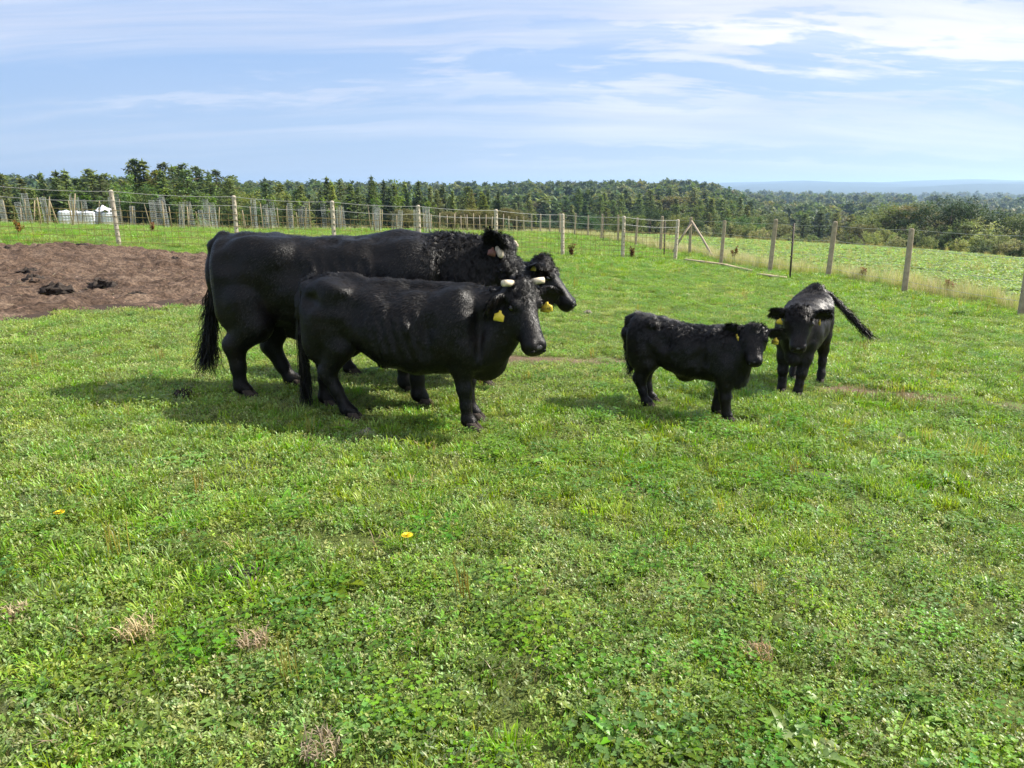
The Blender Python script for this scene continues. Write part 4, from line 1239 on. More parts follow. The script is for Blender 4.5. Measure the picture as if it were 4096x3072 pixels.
class Field:
    """a smooth solid on a grid, turned into ONE continuous surface"""
    def __init__(self, lo, hi, h):
        self.h = h
        self.ax = [np.arange(lo[i], hi[i] + h, h, dtype=np.float32) for i in range(3)]
        self.F = np.full([len(a) for a in self.ax], 0.2, np.float32)
    def put(self, fn, lo, hi, k=0.03, cut=False):
        m = 0.06 + k
        sl = []
        for i in range(3):
            a = self.ax[i]
            i0 = max(0, int((lo[i] - m - a[0]) / self.h)); i1 = min(len(a), int((hi[i] + m - a[0]) / self.h) + 2)
            if i1 <= i0: return
            sl.append(slice(i0, i1))
        X = self.ax[0][sl[0]][:, None, None]; Y = self.ax[1][sl[1]][None, :, None]; Z = self.ax[2][sl[2]][None, None, :]
        d = fn(X, Y, Z)
        s = tuple(sl)
        if cut: self.F[s] = -smin(-self.F[s], d, k)
        else: self.F[s] = smin(self.F[s], d, k)
    def cone(self, a, b, ra, rb, k=0.03, sq=1.0):
        a = np.array(a, float); b = np.array(b, float); ab = b - a; L2 = ab @ ab + 1e-12
        def fn(X, Y, Z):
            t = np.clip(((X - a[0]) * ab[0] + (Y - a[1]) * ab[1] + (Z - a[2]) * ab[2]) / L2, 0, 1)
            return np.sqrt((X - a[0] - t * ab[0])**2 + ((Y - a[1] - t * ab[1]) * sq)**2 + (Z - a[2] - t * ab[2])**2) - (ra + t * (rb - ra))
        r = max(ra, rb)
        self.put(fn, np.minimum(a, b) - r, np.maximum(a, b) + r, k)
    def chain(self, pts, rad, k=0.03, sq=1.0):
        for i in range(len(pts) - 1):
            self.cone(pts[i], pts[i + 1], rad[i], rad[i + 1], k, sq)
    def ell(self, c, r, k=0.03, M=None, cut=False):
        c = np.array(c, float); r = np.array(r, float); M = np.eye(3) if M is None else np.array(M, float)
        def fn(X, Y, Z):
            dx, dy, dz = X - c[0], Y - c[1], Z - c[2]
            q = [(dx * M[i, 0] + dy * M[i, 1] + dz * M[i, 2]) / r[i] for i in range(3)]
            k0 = np.sqrt(q[0]**2 + q[1]**2 + q[2]**2)
            k1 = np.sqrt((q[0] / r[0])**2 + (q[1] / r[1])**2 + (q[2] / r[2])**2)
            return k0 * (k0 - 1) / np.maximum(k1, 1e-6)
        e = np.sqrt(((M * r[:, None])**2).sum(0))
        self.put(fn, c - e, c + e, k, cut)
    def loft(self, st, o=(0, 0, 0), M=None, p=2.3, cap=0.07, k=0.04):
        """stations: along, top, bottom, halfwidth, lateral centre; M rows = along, lateral, up"""
        S = catmull(st); o = np.array(o, float); M = np.eye(3) if M is None else np.array(M, float)
        a0, a1 = S[0][0], S[0][-1]
        def fn(X, Y, Z):
            dx, dy, dz = X - o[0], Y - o[1], Z - o[2]
            A, Lq, U = [dx * M[i, 0] + dy * M[i, 1] + dz * M[i, 2] for i in range(3)]
            t = np.clip((A - a0) / (a1 - a0) * (S.shape[1] - 1), 0, S.shape[1] - 1.001)
            i = t.astype(np.int32); f = t - i
            def g(c): return S[c][i] * (1 - f) + S[c][i + 1] * f
            top, bot, w, yc = g(1), g(2), g(3), g(4)
            c = (top + bot) / 2; hh = (top - bot) / 2
            ex = np.maximum(np.maximum(a0 - A, A - a1), 0) / cap
            v = ((np.abs(Lq - yc) / w)**p + (np.abs(U - c) / hh)**p + ex**p)**(1 / p)
            return (v - 1) * np.minimum(np.minimum(w, hh), 0.2) * 0.95
        c = []
        for j in range(S.shape[1]):
            for uu in (S[1][j], S[2][j]):
                for ll in (-S[3][j], S[3][j]):
                    c.append(o + M[0] * S[0][j] + M[1] * (ll + S[4][j]) + M[2] * uu)
        c = np.array(c)
        self.put(fn, c.min(0) - cap, c.max(0) + cap, k)
    def relief(self, scale, amp, rng):
        """soft muscle-like unevenness"""
        N = [int((a[-1] - a[0]) / scale) + 3 for a in self.ax]
        g = rng.uniform(-1, 1, N)
        for i in range(3):
            t = (self.ax[i] - self.ax[i][0]) / scale
            k = t.astype(int); f = t - k; f = f * f * (3 - 2 * f)
            sh = [1, 1, 1]; sh[i] = -1
            f = f.reshape(sh)
            g = np.take(g, k, i) * (1 - f) + np.take(g, k + 1, i) * f
        self.F += (amp * g).astype(np.float32)
    def ribs(self, x0, x1, z0, z1, amp, pitch):
        X = self.ax[0][:, None, None]; Z = self.ax[2][None, None, :]
        w = np.clip((X - x0) / .12, 0, 1) * np.clip((x1 - X) / .12, 0, 1) * np.clip((Z - z0) / .1, 0, 1) * np.clip((z1 - Z) / .1, 0, 1)
        self.F += (amp * w * np.sin(6.2832 * (X + .25 * (Z - z0)) / pitch)).astype(np.float32)
    def surface(self):
        F = self.F; ins = F < 0
        nx, ny, nz = F.shape
        cnt = np.zeros((nx - 1, ny - 1, nz - 1), np.uint8)
        for dx in (0, 1):
            for dy in (0, 1):
                for dz in (0, 1):
                    cnt += ins[dx:nx - 1 + dx, dy:ny - 1 + dy, dz:nz - 1 + dz]
        act = (cnt > 0) & (cnt < 8)
        idx = np.full(act.shape, -1, np.int32)
        cells = np.argwhere(act)
        idx[act] = np.arange(len(cells))
        acc = np.zeros((len(cells), 3)); num = np.zeros(len(cells))
        corners = [(0, 0, 0), (1, 0, 0), (0, 1, 0), (1, 1, 0), (0, 0, 1), (1, 0, 1), (0, 1, 1), (1, 1, 1)]
        V = np.array([F[cells[:, 0] + c[0], cells[:, 1] + c[1], cells[:, 2] + c[2]] for c in corners], float)
        for i in range(8):
            for j in range(i + 1, 8):
                if sum(abs(corners[i][q] - corners[j][q]) for q in range(3)) != 1: continue
                m = (V[i] < 0) != (V[j] < 0)
                t = V[i][m] / (V[i][m] - V[j][m])
                acc[m] += np.array(corners[i]) + t[:, None] * (np.array(corners[j]) - np.array(corners[i]))
                num[m] += 1
        verts = (cells + acc / num[:, None]) * self.h + np.array([a[0] for a in self.ax])
        quads = []
        for axis in range(3):
            s0 = [slice(1, -1)] * 3; s1 = [slice(1, -1)] * 3
            s0[axis] = slice(0, -1); s1[axis] = slice(1, None)
            A = ins[tuple(s0)]; B = ins[tuple(s1)]
            E = np.argwhere(A != B)
            fl = A[A != B]
            off = [1, 1, 1]; off[axis] = 0
            E = E + np.array(off)
            b, c = [(1, 2), (2, 0), (0, 1)][axis]
            def cell(db, dc):
                e = E.copy(); e[:, b] -= db; e[:, c] -= dc
                return idx[e[:, 0], e[:, 1], e[:, 2]]
            Q = np.stack([cell(1, 1), cell(0, 1), cell(0, 0), cell(1, 0)], 1)
            Q[~fl] = Q[~fl][:, ::-1]
            quads.append(Q)
        Q = np.vstack(quads)
        Q = Q[(Q >= 0).all(1)]
        # light relaxation
        for _ in range(2):
            s = np.zeros_like(verts); n = np.zeros(len(verts))
            for i in range(4):
                a, b = Q[:, i], Q[:, (i + 1) % 4]
                np.add.at(s, a, verts[b]); np.add.at(n, a, 1)
            verts = verts * 0.5 + 0.5 * s / np.maximum(n, 1)[:, None]
        return verts, Q

def coat_mat(name, base, brown, rough=0.43):
    m = bpy.data.materials.new(name); m.use_nodes = True
    T = NT(m.node_tree)
    out = T.n('ShaderNodeOutputMaterial'); p = T.n('ShaderNodeBsdfPrincipled')
    T.l(p.outputs[0], out.inputs[0])
    oc = T.n('ShaderNodeTexCoord').outputs['Object']
    f = T.ramp(T.noise(oc, 5.5, 4, 0.6), [(0.46, 0.0), (0.72, 1.0)])
    T.l(T.mix(f, base, brown), p.inputs['Base Color'])
    p.inputs['Roughness'].default_value = rough
    p.inputs['Specular IOR Level'].default_value = 0.22
    st = T.noise(T.mapping(oc, scale=(0.35, 1, 0.8)), 150, 3, 0.6)
    bp = T.n('ShaderNodeBump'); bp.inputs['Strength'].default_value = 0.5; bp.inputs['Distance'].default_value = 0.006
    T.l(st, bp.inputs['Height']); T.l(bp.outputs[0], p.inputs['Normal'])
    return m

M_COAT = coat_mat('black_coat', (0.0030, 0.0028, 0.0032), (0.0105, 0.0068, 0.0052))
M_COATC = coat_mat('calf_coat', (0.0032, 0.0029, 0.0032), (0.013, 0.008, 0.006))
def hair_mat(name, rough, spec):
    m = bpy.data.materials.new(name); m.use_nodes = True
    T = NT(m.node_tree)
    out = T.n('ShaderNodeOutputMaterial'); p = T.n('ShaderNodeBsdfPrincipled'); T.l(p.outputs[0], out.inputs[0])
    T.l(T.n('ShaderNodeVertexColor', layer_name='tint').outputs[0], p.inputs['Base Color'])
    p.inputs['Roughness'].default_value = rough; p.inputs['Specular IOR Level'].default_value = spec
    return m
HAIR_BASE = {}
M_HAIR = hair_mat('black_hair', .44, .30)
M_HAIRB = hair_mat('brown_black_hair', .44, .32)
HAIR_BASE = {'black_hair': (0.0036, 0.0033, 0.0037), 'brown_black_hair': (0.0075, 0.005, 0.004)}
def hair_tints(mat, n, per, rng, light=.10):
    b = np.array(HAIR_BASE[mat.name]); c = np.tile(b, (n, 1)) * rng.uniform(.7, 1.4, (n, 1))
    k = rng.random(n) < light
    c[k] = np.array([.022, .0165, .0135]) * rng.uniform(.6, 1.5, (k.sum(), 1))
    return np.repeat(c, per, 0)
M_EYE = simple_mat('dark_eye', (0.006, 0.004, 0.003), rough=0.06, spec=0.7)
M_MUZ = simple_mat('wet_muzzle', (0.045, 0.041, 0.043), rough=0.26, spec=0.6, bump=0.5, bscale=140)
M_NOSTRIL = simple_mat('nostril_dark', (0.004, 0.003, 0.003), rough=0.6)
M_HORN = simple_mat('pale_horn', (0.62, 0.52, 0.38), rough=0.5, var=0.25, vscale=40, bump=0.3, bscale=90)
M_HOOF = simple_mat('muddy_hoof', (0.05, 0.038, 0.029), rough=0.85, var=0.5, vscale=50, bump=0.8, bscale=120)
M_TAG = simple_mat('yellow_tag', (0.80, 0.60, 0.06), rough=0.4, var=0.08, vscale=60)
M_TAGOLD = simple_mat('worn_yellow_tag', (0.50, 0.40, 0.10), rough=0.5, var=0.3, vscale=60)
M_TAGRED = simple_mat('reddish_tag', (0.16, 0.07, 0.055), rough=0.5, var=0.2, vscale=60)
M_INK = simple_mat('tag_ink', (0.02, 0.02, 0.02), rough=0.5)

def ribbons(P, D, N, L, Wd, rng, curl=0.0, seg=2, droop=0.0, ph=None, fr=None):
    """flat tapering hairs; P roots, D directions, N normals, L lengths, Wd widths"""
    n = len(P)
    S = np.cross(D, N); S /= np.linalg.norm(S, axis=1)[:, None] + 1e-9
    B = np.cross(S, D)
    ph = rng.uniform(0, 6.28, n) if ph is None else ph
    fr = rng.uniform(0.7, 1.3, n) if fr is None else fr
    verts = np.zeros((n, 2 * seg + 1, 3), np.float32)
    for i in range(seg + 1):
        t = i / seg
        C = P + D * (L * t)[:, None] - N * 0.0
        if curl:
            am = curl * L * t
            C = C + S * (am * np.sin(ph + fr * t * 7))[:, None] + B * (am * 0.6 * np.cos(ph * 1.7 + fr * t * 6))[:, None]
        if droop:
            C = C - np.array([0, 0, 1.0]) * (droop * L * t * t)[:, None]
        if i < seg:
            w = (Wd * (1 - 0.55 * t) / 2)[:, None]
            verts[:, 2 * i] = C - S * w; verts[:, 2 * i + 1] = C + S * w
        else:
            verts[:, 2 * seg] = C
    o = (np.arange(n) * (2 * seg + 1))[:, None]
    q = [o + np.array([[2 * i, 2 * i + 1, 2 * i + 3, 2 * i + 2]]) for i in range(seg - 1)]
    t = o + np.array([[2 * seg - 2, 2 * seg - 1, 2 * seg]])
    fl = ([np.vstack(q)] if q else []) + [t]
    return verts.reshape(-1, 3), fl

def sample_surface(v, Q, n, rng, weight=None):
    a = v[Q[:, 0]]; b = v[Q[:, 1]]; c = v[Q[:, 2]]; d = v[Q[:, 3]]
    nr = np.cross(c - a, d - b); ar = np.linalg.norm(nr, axis=1) + 1e-12
    w = ar if weight is None else ar * weight((a + c) / 2)
    i = rng.choice(len(Q), n, p=w / w.sum())
    s = rng.random((n, 1)); t = rng.random((n, 1))
    P = (a[i] * (1 - s) + b[i] * s) * (1 - t) + (d[i] * (1 - s) + c[i] * s) * t
    return P, nr[i] / ar[i][:, None]

HEAD = [(0.00, -.03, -.36, .185, 0), (.10, .00, -.45, .21, 0), (.22, .012, -.485, .222, 0), (.32, .008, -.50, .23, 0), (.44, -.012, -.485, .205, 0),
        (.58, -.030, -.44, .178, 0), (.72, -.045, -.395, .165, 0), (.83, -.055, -.37, .17, 0), (.93, -.07, -.355, .175, 0), (.99, -.10, -.33, .155, 0)]

def head_frame(yaw, pitch, roll=0.0):
    y, p = R(yaw), R(pitch)
    a = np.array([math.cos(p) * math.cos(y), math.cos(p) * math.sin(y), math.sin(p)])
    l = np.array([-math.sin(y), math.cos(y), 0.0])
    u = np.cross(a, l)
    r = R(roll)
    l2 = l * math.cos(r) + u * math.sin(r); u2 = -l * math.sin(r) + u * math.cos(r)
    return np.array([a, l2, u2])

def text_mesh(s, size):
    cu = bpy.data.curves.new('t', 'FONT'); cu.body = s; cu.size = size; cu.align_x = 'CENTER'; cu.align_y = 'CENTER'
    cu.resolution_u = 2; cu.extrude = 0.0004
    o = bpy.data.objects.new('t', cu); COL.objects.link(o)
    dg = bpy.context.evaluated_depsgraph_get(); dg.update()
    me = bpy.data.meshes.new_from_object(o.evaluated_get(dg))
    bpy.data.objects.remove(o); bpy.data.curves.remove(cu)
    me.materials.clear(); me.materials.append(M_INK)
    return me

def frame_obj(o, loc, X, Y, Z):
    Mx = Matrix(((X[0], Y[0], Z[0], loc[0]), (X[1], Y[1], Z[1], loc[1]), (X[2], Y[2], Z[2], loc[2]), (0, 0, 0, 1)))
    o.matrix_local = Mx

def ear_tag(root, loc, face, up, s, mat=None, text=None):
    """a flag shaped ear tag hanging with its face towards `face`"""
    face = np.array(face, float); face /= np.linalg.norm(face)
    up = np.array(up, float); up = up - face * (up @ face); up /= np.linalg.norm(up)
    X = np.cross(up, face)
    pr = np.array([(-.5, -1), (.5, -1), (.54, -.95), (.54, -.36), (.16, -.12), (.12, .1), (-.12, .1), (-.16, -.12), (-.54, -.36), (-.54, -.95)]) * s
    n = len(pr); v = [(x, y, z) for z in (-.0012, .0012) for x, y in pr]
    b = MB()
    q = [[i, (i + 1) % n, n + (i + 1) % n, n + i] for i in range(n)]
    v = np.array(v); v = np.vstack([v, [[0, -.5 * s, -.0012], [0, -.5 * s, .0012]]])
    t = [[2 * n, (i + 1) % n, i] for i in range(n)] + [[2 * n + 1, n + i, n + (i + 1) % n] for i in range(n)]
    b.add(v, q, t)
    o = b.build('ear_tag', mat or M_TAG, root)
    frame_obj(o, loc, X, up, face)
    if text:
        tm = linkobj('tag_number', text_mesh(text, s * 0.42), o)
        tm.location = (0, -0.66 * s, 0.0024)
    return o

def hoof_mesh(s):
    b = MB()
    for sd in (-1, 1):
        rings = []
        for z, xc, rx, ry in ((0.0, .018, .058, .027), (.012, .016, .056, .027), (.035, .004, .046, .026), (.055, -.008, .040, .026), (.066, -.014, .034, .022)):
            a = np.arange(12) * math.pi / 6
            tp = np.where(np.cos(a) > 0, 1 - .35 * np.cos(a), 1.0)
            rings.append(np.stack([xc + rx * np.cos(a), sd * (.0275 - .004 * np.maximum(np.cos(a), 0)) + ry * np.sin(a) * tp, np.full(12, z)], 1))
        v = np.vstack(rings) * s
        q = [[i * 12 + j, i * 12 + (j + 1) % 12, (i + 1) * 12 + (j + 1) % 12, (i + 1) * 12 + j] for i in range(4) for j in range(12)]
        v = np.vstack([v, v[:12].mean(0), v[48:60].mean(0)])
        t = [[60, (j + 1) % 12, j] for j in range(12)] + [[61, 48 + j, 48 + (j + 1) % 12] for j in range(12)]
        b.add(v, q, t)
    # dew claws
    for sd in (-1, 1):
        b.tube(np.array([(-.05, sd * .022, .085), (-.062, sd * .024, .07), (-.068, sd * .024, .058)]) * s, np.array([.014, .012, .004]) * s, 6)
    return b.mesh('hoof', M_HOOF, True)

def cattle(name, label, cat, loc, ang, spec):
    rng = np.random.default_rng(spec.get('seed', 1))
    ox, oy = loc
    oz = float(plane_h(ox, oy))
    root = empty(name, (ox, oy, oz), R(ang))
    tag(root, label, cat, spec.get('group'))
    ca, sa = math.cos(R(ang)), math.sin(R(ang))
    def gz(X, Y):
        wx, wy = ox + ca * X - sa * Y, oy + sa * X + ca * Y
        return hz(wx, wy) - oz
    tors = np.array(spec['torso'], float)
    hp = np.array(spec['poll'], float); L = spec['L']; HM = head_frame(*spec['head'])
    tail = np.array(spec['tail'], float)
    hw = spec.get('hw', 1.0)
    def hpt(t, l, u): return hp + HM[0] * t * L + HM[1] * l * L * hw + HM[2] * u * L
    vox = spec.get('vox', 0.0085)
    pts = [hp, hpt(1.05, 0, -.3), hpt(0, .65, 0), hpt(0, -.65, 0)] + list(tail) + [np.array([s[0], sg * s[3], z]) for s in tors for sg in (-1, 1) for z in (s[1], s[2])]
    for lg in spec['legs']: pts += [np.array([j[0], j[1], j[2]]) for j in lg['j']]
    pts = np.array(pts)
    F = Field(pts.min(0) - .14, pts.max(0) + .14, vox)
    F.F[:] = 0.2
    F.loft(tors, p=spec.get('p', 2.25), cap=spec.get('cap', .06))
    for e in spec.get('blobs', []):
        F.ell(e[0], e[1], e[2] if len(e) > 2 else .06)
    for e in spec.get('cuts', []):
        for sg in (-1, 1):
            F.ell((e[0][0], sg * e[0][1], e[0][2]), e[1], e[2] if len(e) > 2 else .08, cut=True)
    for nk in spec.get('neck', []):
        F.cone(nk[0], nk[1], nk[2], nk[3], nk[4] if len(nk) > 4 else .08, nk[5] if len(nk) > 5 else 1.0)
    F.relief(spec.get('rs', .13), spec.get('ra', .011), rng)
    F.relief(spec.get('rs', .13) * .45, spec.get('ra', .011) * .32, rng)
    if 'ribs' in spec: F.ribs(*spec['ribs'])
    # limbs
    hooves = []
    hs = spec.get('hoof', 1.0)
    for lg in spec['legs']:
        J = [list(j) for j in lg['j']]
        g = gz(J[-1][0], J[-1][1])
        J[-1][2] = g + .055 * hs
        F.chain([j[:3] for j in J], [j[3] for j in J], lg.get('k', .035), lg.get('sq', 1.12))
        hooves.append((J[-1][0] + .012, J[-1][1], g))
    # tail dock
    tr = spec['tail_r']
    F.chain(list(tail), list(np.linspace(tr[0], tr[1], len(tail))), .03)
    # head, brow, jaw
    HS = np.array(HEAD) * L
    HS[:, 3] *= hw
    F.loft(HS, o=hp, M=HM, p=2.3, cap=.035 * L / .46, k=.05)
    for s in (-1, 1):
        F.ell(hpt(.315, s * .195, -.055), np.array([.085, .055, .055]) * L, .03, HM)      # brow
        F.ell(hpt(.34, s * .17, -.33), np.array([.16, .06, .13]) * L, .04, HM)            # cheek
        F.ell(hpt(.95, s * .085, -.13), np.array([.06, .05, .06]) * L, .03, HM)           # nostril rim
    F.ell(hpt(.92, 0, -.31), np.array([.09, .13, .05]) * L, .03, HM)                      # lower lip / chin
    F.ell(hpt(.04, 0, -.02), np.array([.10, .15, .07]) * L * spec.get('pollk', 1.0), .05, HM)
    ears = []
    for s in (-1, 1):
        d = np.array(spec['ear'][0 if s > 0 else 1], float)       # in head frame: along, lateral(out), up
        d = d[0] * HM[0] + s * d[1] * HM[1] + d[2] * HM[2]; d /= np.linalg.norm(d)
        fwd = np.array(spec['ear_face'][0 if s > 0 else 1], float)
        fwd = fwd[0] * HM[0] + s * fwd[1] * HM[1] + fwd[2] * HM[2]
        fwd = fwd - d * (fwd @ d); fwd /= np.linalg.norm(fwd)
        wdt = np.cross(fwd, d)
        eb = hpt(spec.get('ear_t', .10), s * .19, -.11); el = spec.get('earL', .42) * L
        EM = np.array([d, wdt, fwd])
        F.cone(eb, eb + d * el * .35, .032 * L / .4, .034 * L / .4, .03)
        F.ell(eb + d * el * .58, np.array([el * .46, .165 * L, .045 * L]), .02, EM)
        F.ell(eb + d * el * .60 + fwd * .048 * L, np.array([el * .36, .115 * L, .05 * L]), .012, EM, cut=True)
        ears.append((eb, d, wdt, fwd, el))
    v, Q = F.surface()
    body = linkobj('body', mesh_np('body', v, Q, spec['mat'], True), root)
    # eyes, nostrils, muzzle pad
    for s in (-1, 1):
        b = MB()
        th = np.linspace(0, math.pi, 9); ph = np.arange(14) * 2 * math.pi / 14
        sv = np.array([(math.sin(t) * math.cos(q), math.sin(t) * math.sin(q), math.cos(t)) for t in th for q in ph]) * np.array([.056, .046, .046]) * L
        q = [[i * 14 + j, (i + 1) * 14 + j, (i + 1) * 14 + (j + 1) % 14, i * 14 + (j + 1) % 14] for i in range(8) for j in range(14)]
        b.add(sv @ HM + hpt(.35, s * .236, -.115), q)
        b.build('eye', M_EYE, root, True)
        b = MB()
        sv2 = sv / L / np.array([.056, .046, .046]) * np.array([.022, .034, .044]) * L
        b.add(sv2 @ HM + hpt(1.035, s * .095, -.15), q)
        b.build('nostril', M_NOSTRIL, root, True)
    th = np.linspace(0.05, math.pi - .05, 10); ph = np.arange(18) * 2 * math.pi / 18
    sv = np.array([(math.sin(t) * math.cos(q), math.sin(t) * math.sin(q), math.cos(t)) for t in th for q in ph])
    sv = np.sign(sv) * np.abs(sv)**.8 * np.array([.075, .145 * hw, .10]) * L
    b = MB()
    q = [[i * 18 + j, (i + 1) * 18 + j, (i + 1) * 18 + (j + 1) % 18, i * 18 + (j + 1) % 18] for i in range(9) for j in range(18)]
    b.add(sv @ HM + hpt(.966, 0, -.18), q)
    b.build('muzzle', M_MUZ, root, True)
    hm = hoof_mesh(hs)
    for hx, hy, hzz in hooves:
        o = linkobj('hoof', hm, root); o.location = (hx, hy, hzz - .004)
    for h in spec.get('horns', []):
        c = [hpt(*p) for p in h['p']]
        b = MB(); b.tube(c, np.array(h['r']), 12)
        b.build('horn', M_HORN, root, True)
    # coat
    nh = spec['hairs']
    P, N = sample_surface(v, Q, nh, rng)
    rel = P - hp
    ht = rel @ HM[0] / L; hl = rel @ HM[1] / L; hu = rel @ HM[2] / L
    onhead = (ht > 0.02) & (ht < 1.1) & (np.abs(hl) < .3) & (hu > -.55) & (hu < .15)
    keep = ~((ht > .84) & (np.abs(hl) < .3) & (hu > -.4))
    flow = np.tile(np.array([-.62, 0, -.78]), (nh, 1)) + rng.normal(0, .12, (nh, 3))
    leg = P[:, 2] < spec['leg_z']
    flow[leg] = np.array([-.1, 0, -1]) + rng.normal(0, .15, (leg.sum(), 3))
    wh = hpt(.33, 0, 0)
    flow[onhead] = (P - wh)[onhead] / L * 3 + rng.normal(0, .25, (onhead.sum(), 3)) + HM[0] * .2
    T = flow - N * (flow * N).sum(1)[:, None]; T /= np.linalg.norm(T, axis=1)[:, None] + 1e-9
    Ln = np.full(nh, spec['hair_len']) * rng.uniform(.6, 1.3, nh)
    lift = np.full(nh, .19) + rng.uniform(-.08, .10, nh)
    for c, r, ln, lf in spec.get('tufts', []):
        w = np.exp(-(((P - np.array(c)) / np.array(r))**2).sum(1))
        Ln = Ln + w * ln * rng.uniform(.5, 1.3, nh); lift = lift + w * lf
    low = P[:, 2] < spec['leg_z'] * .8
    Ln[low] *= .6
    clump = vnoise(P[:, 0] * 1.0 + P[:, 1] * .7, P[:, 2] + P[:, 1] * .5, .035, 5) - .5
    clump2 = vnoise(P[:, 0] + P[:, 1] * .7 + 9, P[:, 2] - P[:, 1] * .5, .05, 8) - .5
    S0 = np.cross(N, T)
    D = T + N * (lift + clump * .16 * spec.get('shag', 1.0))[:, None] + S0 * (clump2 * .8 * spec.get('shag', 1.0))[:, None]
    D /= np.linalg.norm(D, axis=1)[:, None]
    Wd = spec.get('hair_w', .0032) * rng.uniform(.7, 1.3, nh)
    k = keep
    vv, ff = ribbons(P[k] - N[k] * .001, D[k], N[k], Ln[k], Wd[k], rng, curl=spec.get('curl', .06), seg=2)
    tag(linkobj('coat_hair', mesh_np('coat_hair', vv, ff, spec['hmat'], col=hair_tints(spec['hmat'], int(k.sum()), 5, rng)), root), kind='stuff')
    # curls and manes
    for i, mn in enumerate(spec.get('manes', [])):
        c, r = np.array(mn['c'], float), np.array(mn['r'], float)
        per = 11; m = mn['n'] // per                            # hairs gathered into locks
        P, N = sample_surface(v, Q, m, rng, weight=lambda p: np.exp(-2 * np.maximum((((p - c) / r)**2).sum(1) - .25, 0)) * ((((p - c) / r)**2).sum(1) < 1.6))
        fl = np.array(mn['flow'], float) + rng.normal(0, mn.get('spread', .4), (m, 3))
        cl = vnoise(P[:, 0] + P[:, 1] * .6, P[:, 2] - P[:, 1] * .6, mn.get('cs', .04), 11 + i) - .5
        T = fl - N * (fl * N).sum(1)[:, None]; T /= np.linalg.norm(T, axis=1)[:, None] + 1e-9
        D = T + N * (mn['lift'] * .75) + np.cross(N, T) * (cl * 1.2)[:, None]; D /= np.linalg.norm(D, axis=1)[:, None]
        ln = mn['len'] * rng.uniform(.55, 1.25, m); ph = rng.uniform(0, 6.28, m); fr = rng.uniform(.7, 1.3, m)
        rp = lambda q: np.repeat(q, per, 0)
        n = m * per
        P2 = rp(P) + rng.normal(0, .0045, (n, 3)); D2 = rp(D) + rng.normal(0, .09, (n, 3)); D2 /= np.linalg.norm(D2, axis=1)[:, None]
        vv, ff = ribbons(P2, D2, rp(N), rp(ln) * rng.uniform(.8, 1.1, n), np.full(n, mn.get('w', .004) * .85), rng, curl=mn.get('curl', .25), seg=5, droop=mn.get('droop', .1), ph=rp(ph) + rng.normal(0, .15, n), fr=rp(fr))
        hm_ = mn.get('mat', spec['hmat'])
        tag(linkobj('long_hair', mesh_np('long_hair', vv, ff, hm_, col=hair_tints(hm_, n, 11, rng)), root), kind='stuff')
    # ear fringe
    for eb, d, wdt, fwd, el in ears:
        n = spec.get('ear_n', 900)
        t = rng.random(n)**.8; sd = rng.choice([-1, 1], n)
        rr = np.sqrt(np.maximum(1 - ((t - .55) / .5)**2, 0.0)) * .15 * L
        P = eb + d * (el * (0.12 + .9 * t))[:, None] + wdt * (sd * rr * rng.uniform(.4, 1, n))[:, None] + fwd * rng.uniform(-.02, .012, n)[:, None]
        D = d * .8 + wdt * (sd * rng.uniform(.2, 1.1, n))[:, None] + fwd * rng.normal(0.1, .35, n)[:, None] + np.array([0, 0, -.35])
        D /= np.linalg.norm(D, axis=1)[:, None]
        vv, ff = ribbons(P, D, np.tile(fwd, (n, 1)) + rng.normal(0, .3, (n, 3)), rng.uniform(.5, 1.2, n) * spec.get('fringe', .045), np.full(n, .003), rng, curl=.15, seg=3, droop=.25)
        tag(linkobj('ear_fringe', mesh_np('ear_fringe', vv, ff, spec['hmat'], col=hair_tints(spec['hmat'], n, 7, rng)), root), kind='stuff')
    # tail switch
    sw = spec['switch']
    n = sw['n']
    seg = len(tail) - 1
    t = 1 - rng.random(n)**sw.get('pow', 1.5) * sw['from']
    ii = np.minimum((t * seg).astype(int), seg - 1); f = t * seg - ii
    P = tail[ii] * (1 - f)[:, None] + tail[ii + 1] * f[:, None] + rng.normal(0, sw.get('rad', .012), (n, 3))
    dirs = np.array(sw['dir'], float)
    pick = dirs[rng.integers(0, len(dirs), n)]
    D = pick + rng.normal(0, sw.get('spread', .12), (n, 3)); D /= np.linalg.norm(D, axis=1)[:, None]
    Nn = rng.normal(0, 1, (n, 3)); Nn -= D * (Nn * D).sum(1)[:, None]; Nn /= np.linalg.norm(Nn, axis=1)[:, None]
    vv, ff = ribbons(P, D, Nn, sw['len'] * rng.uniform(.45, 1.15, n) * (.5 + .5 * t), np.full(n, sw.get('w', .004)), rng, curl=sw.get('curl', .1), seg=6, droop=sw.get('droop', 0))
    tag(linkobj('tail_switch', mesh_np('tail_switch', vv, ff, spec['hmat'], col=hair_tints(spec['hmat'], n, 13, rng)), root), kind='stuff')
    return root, hpt, HM, ears

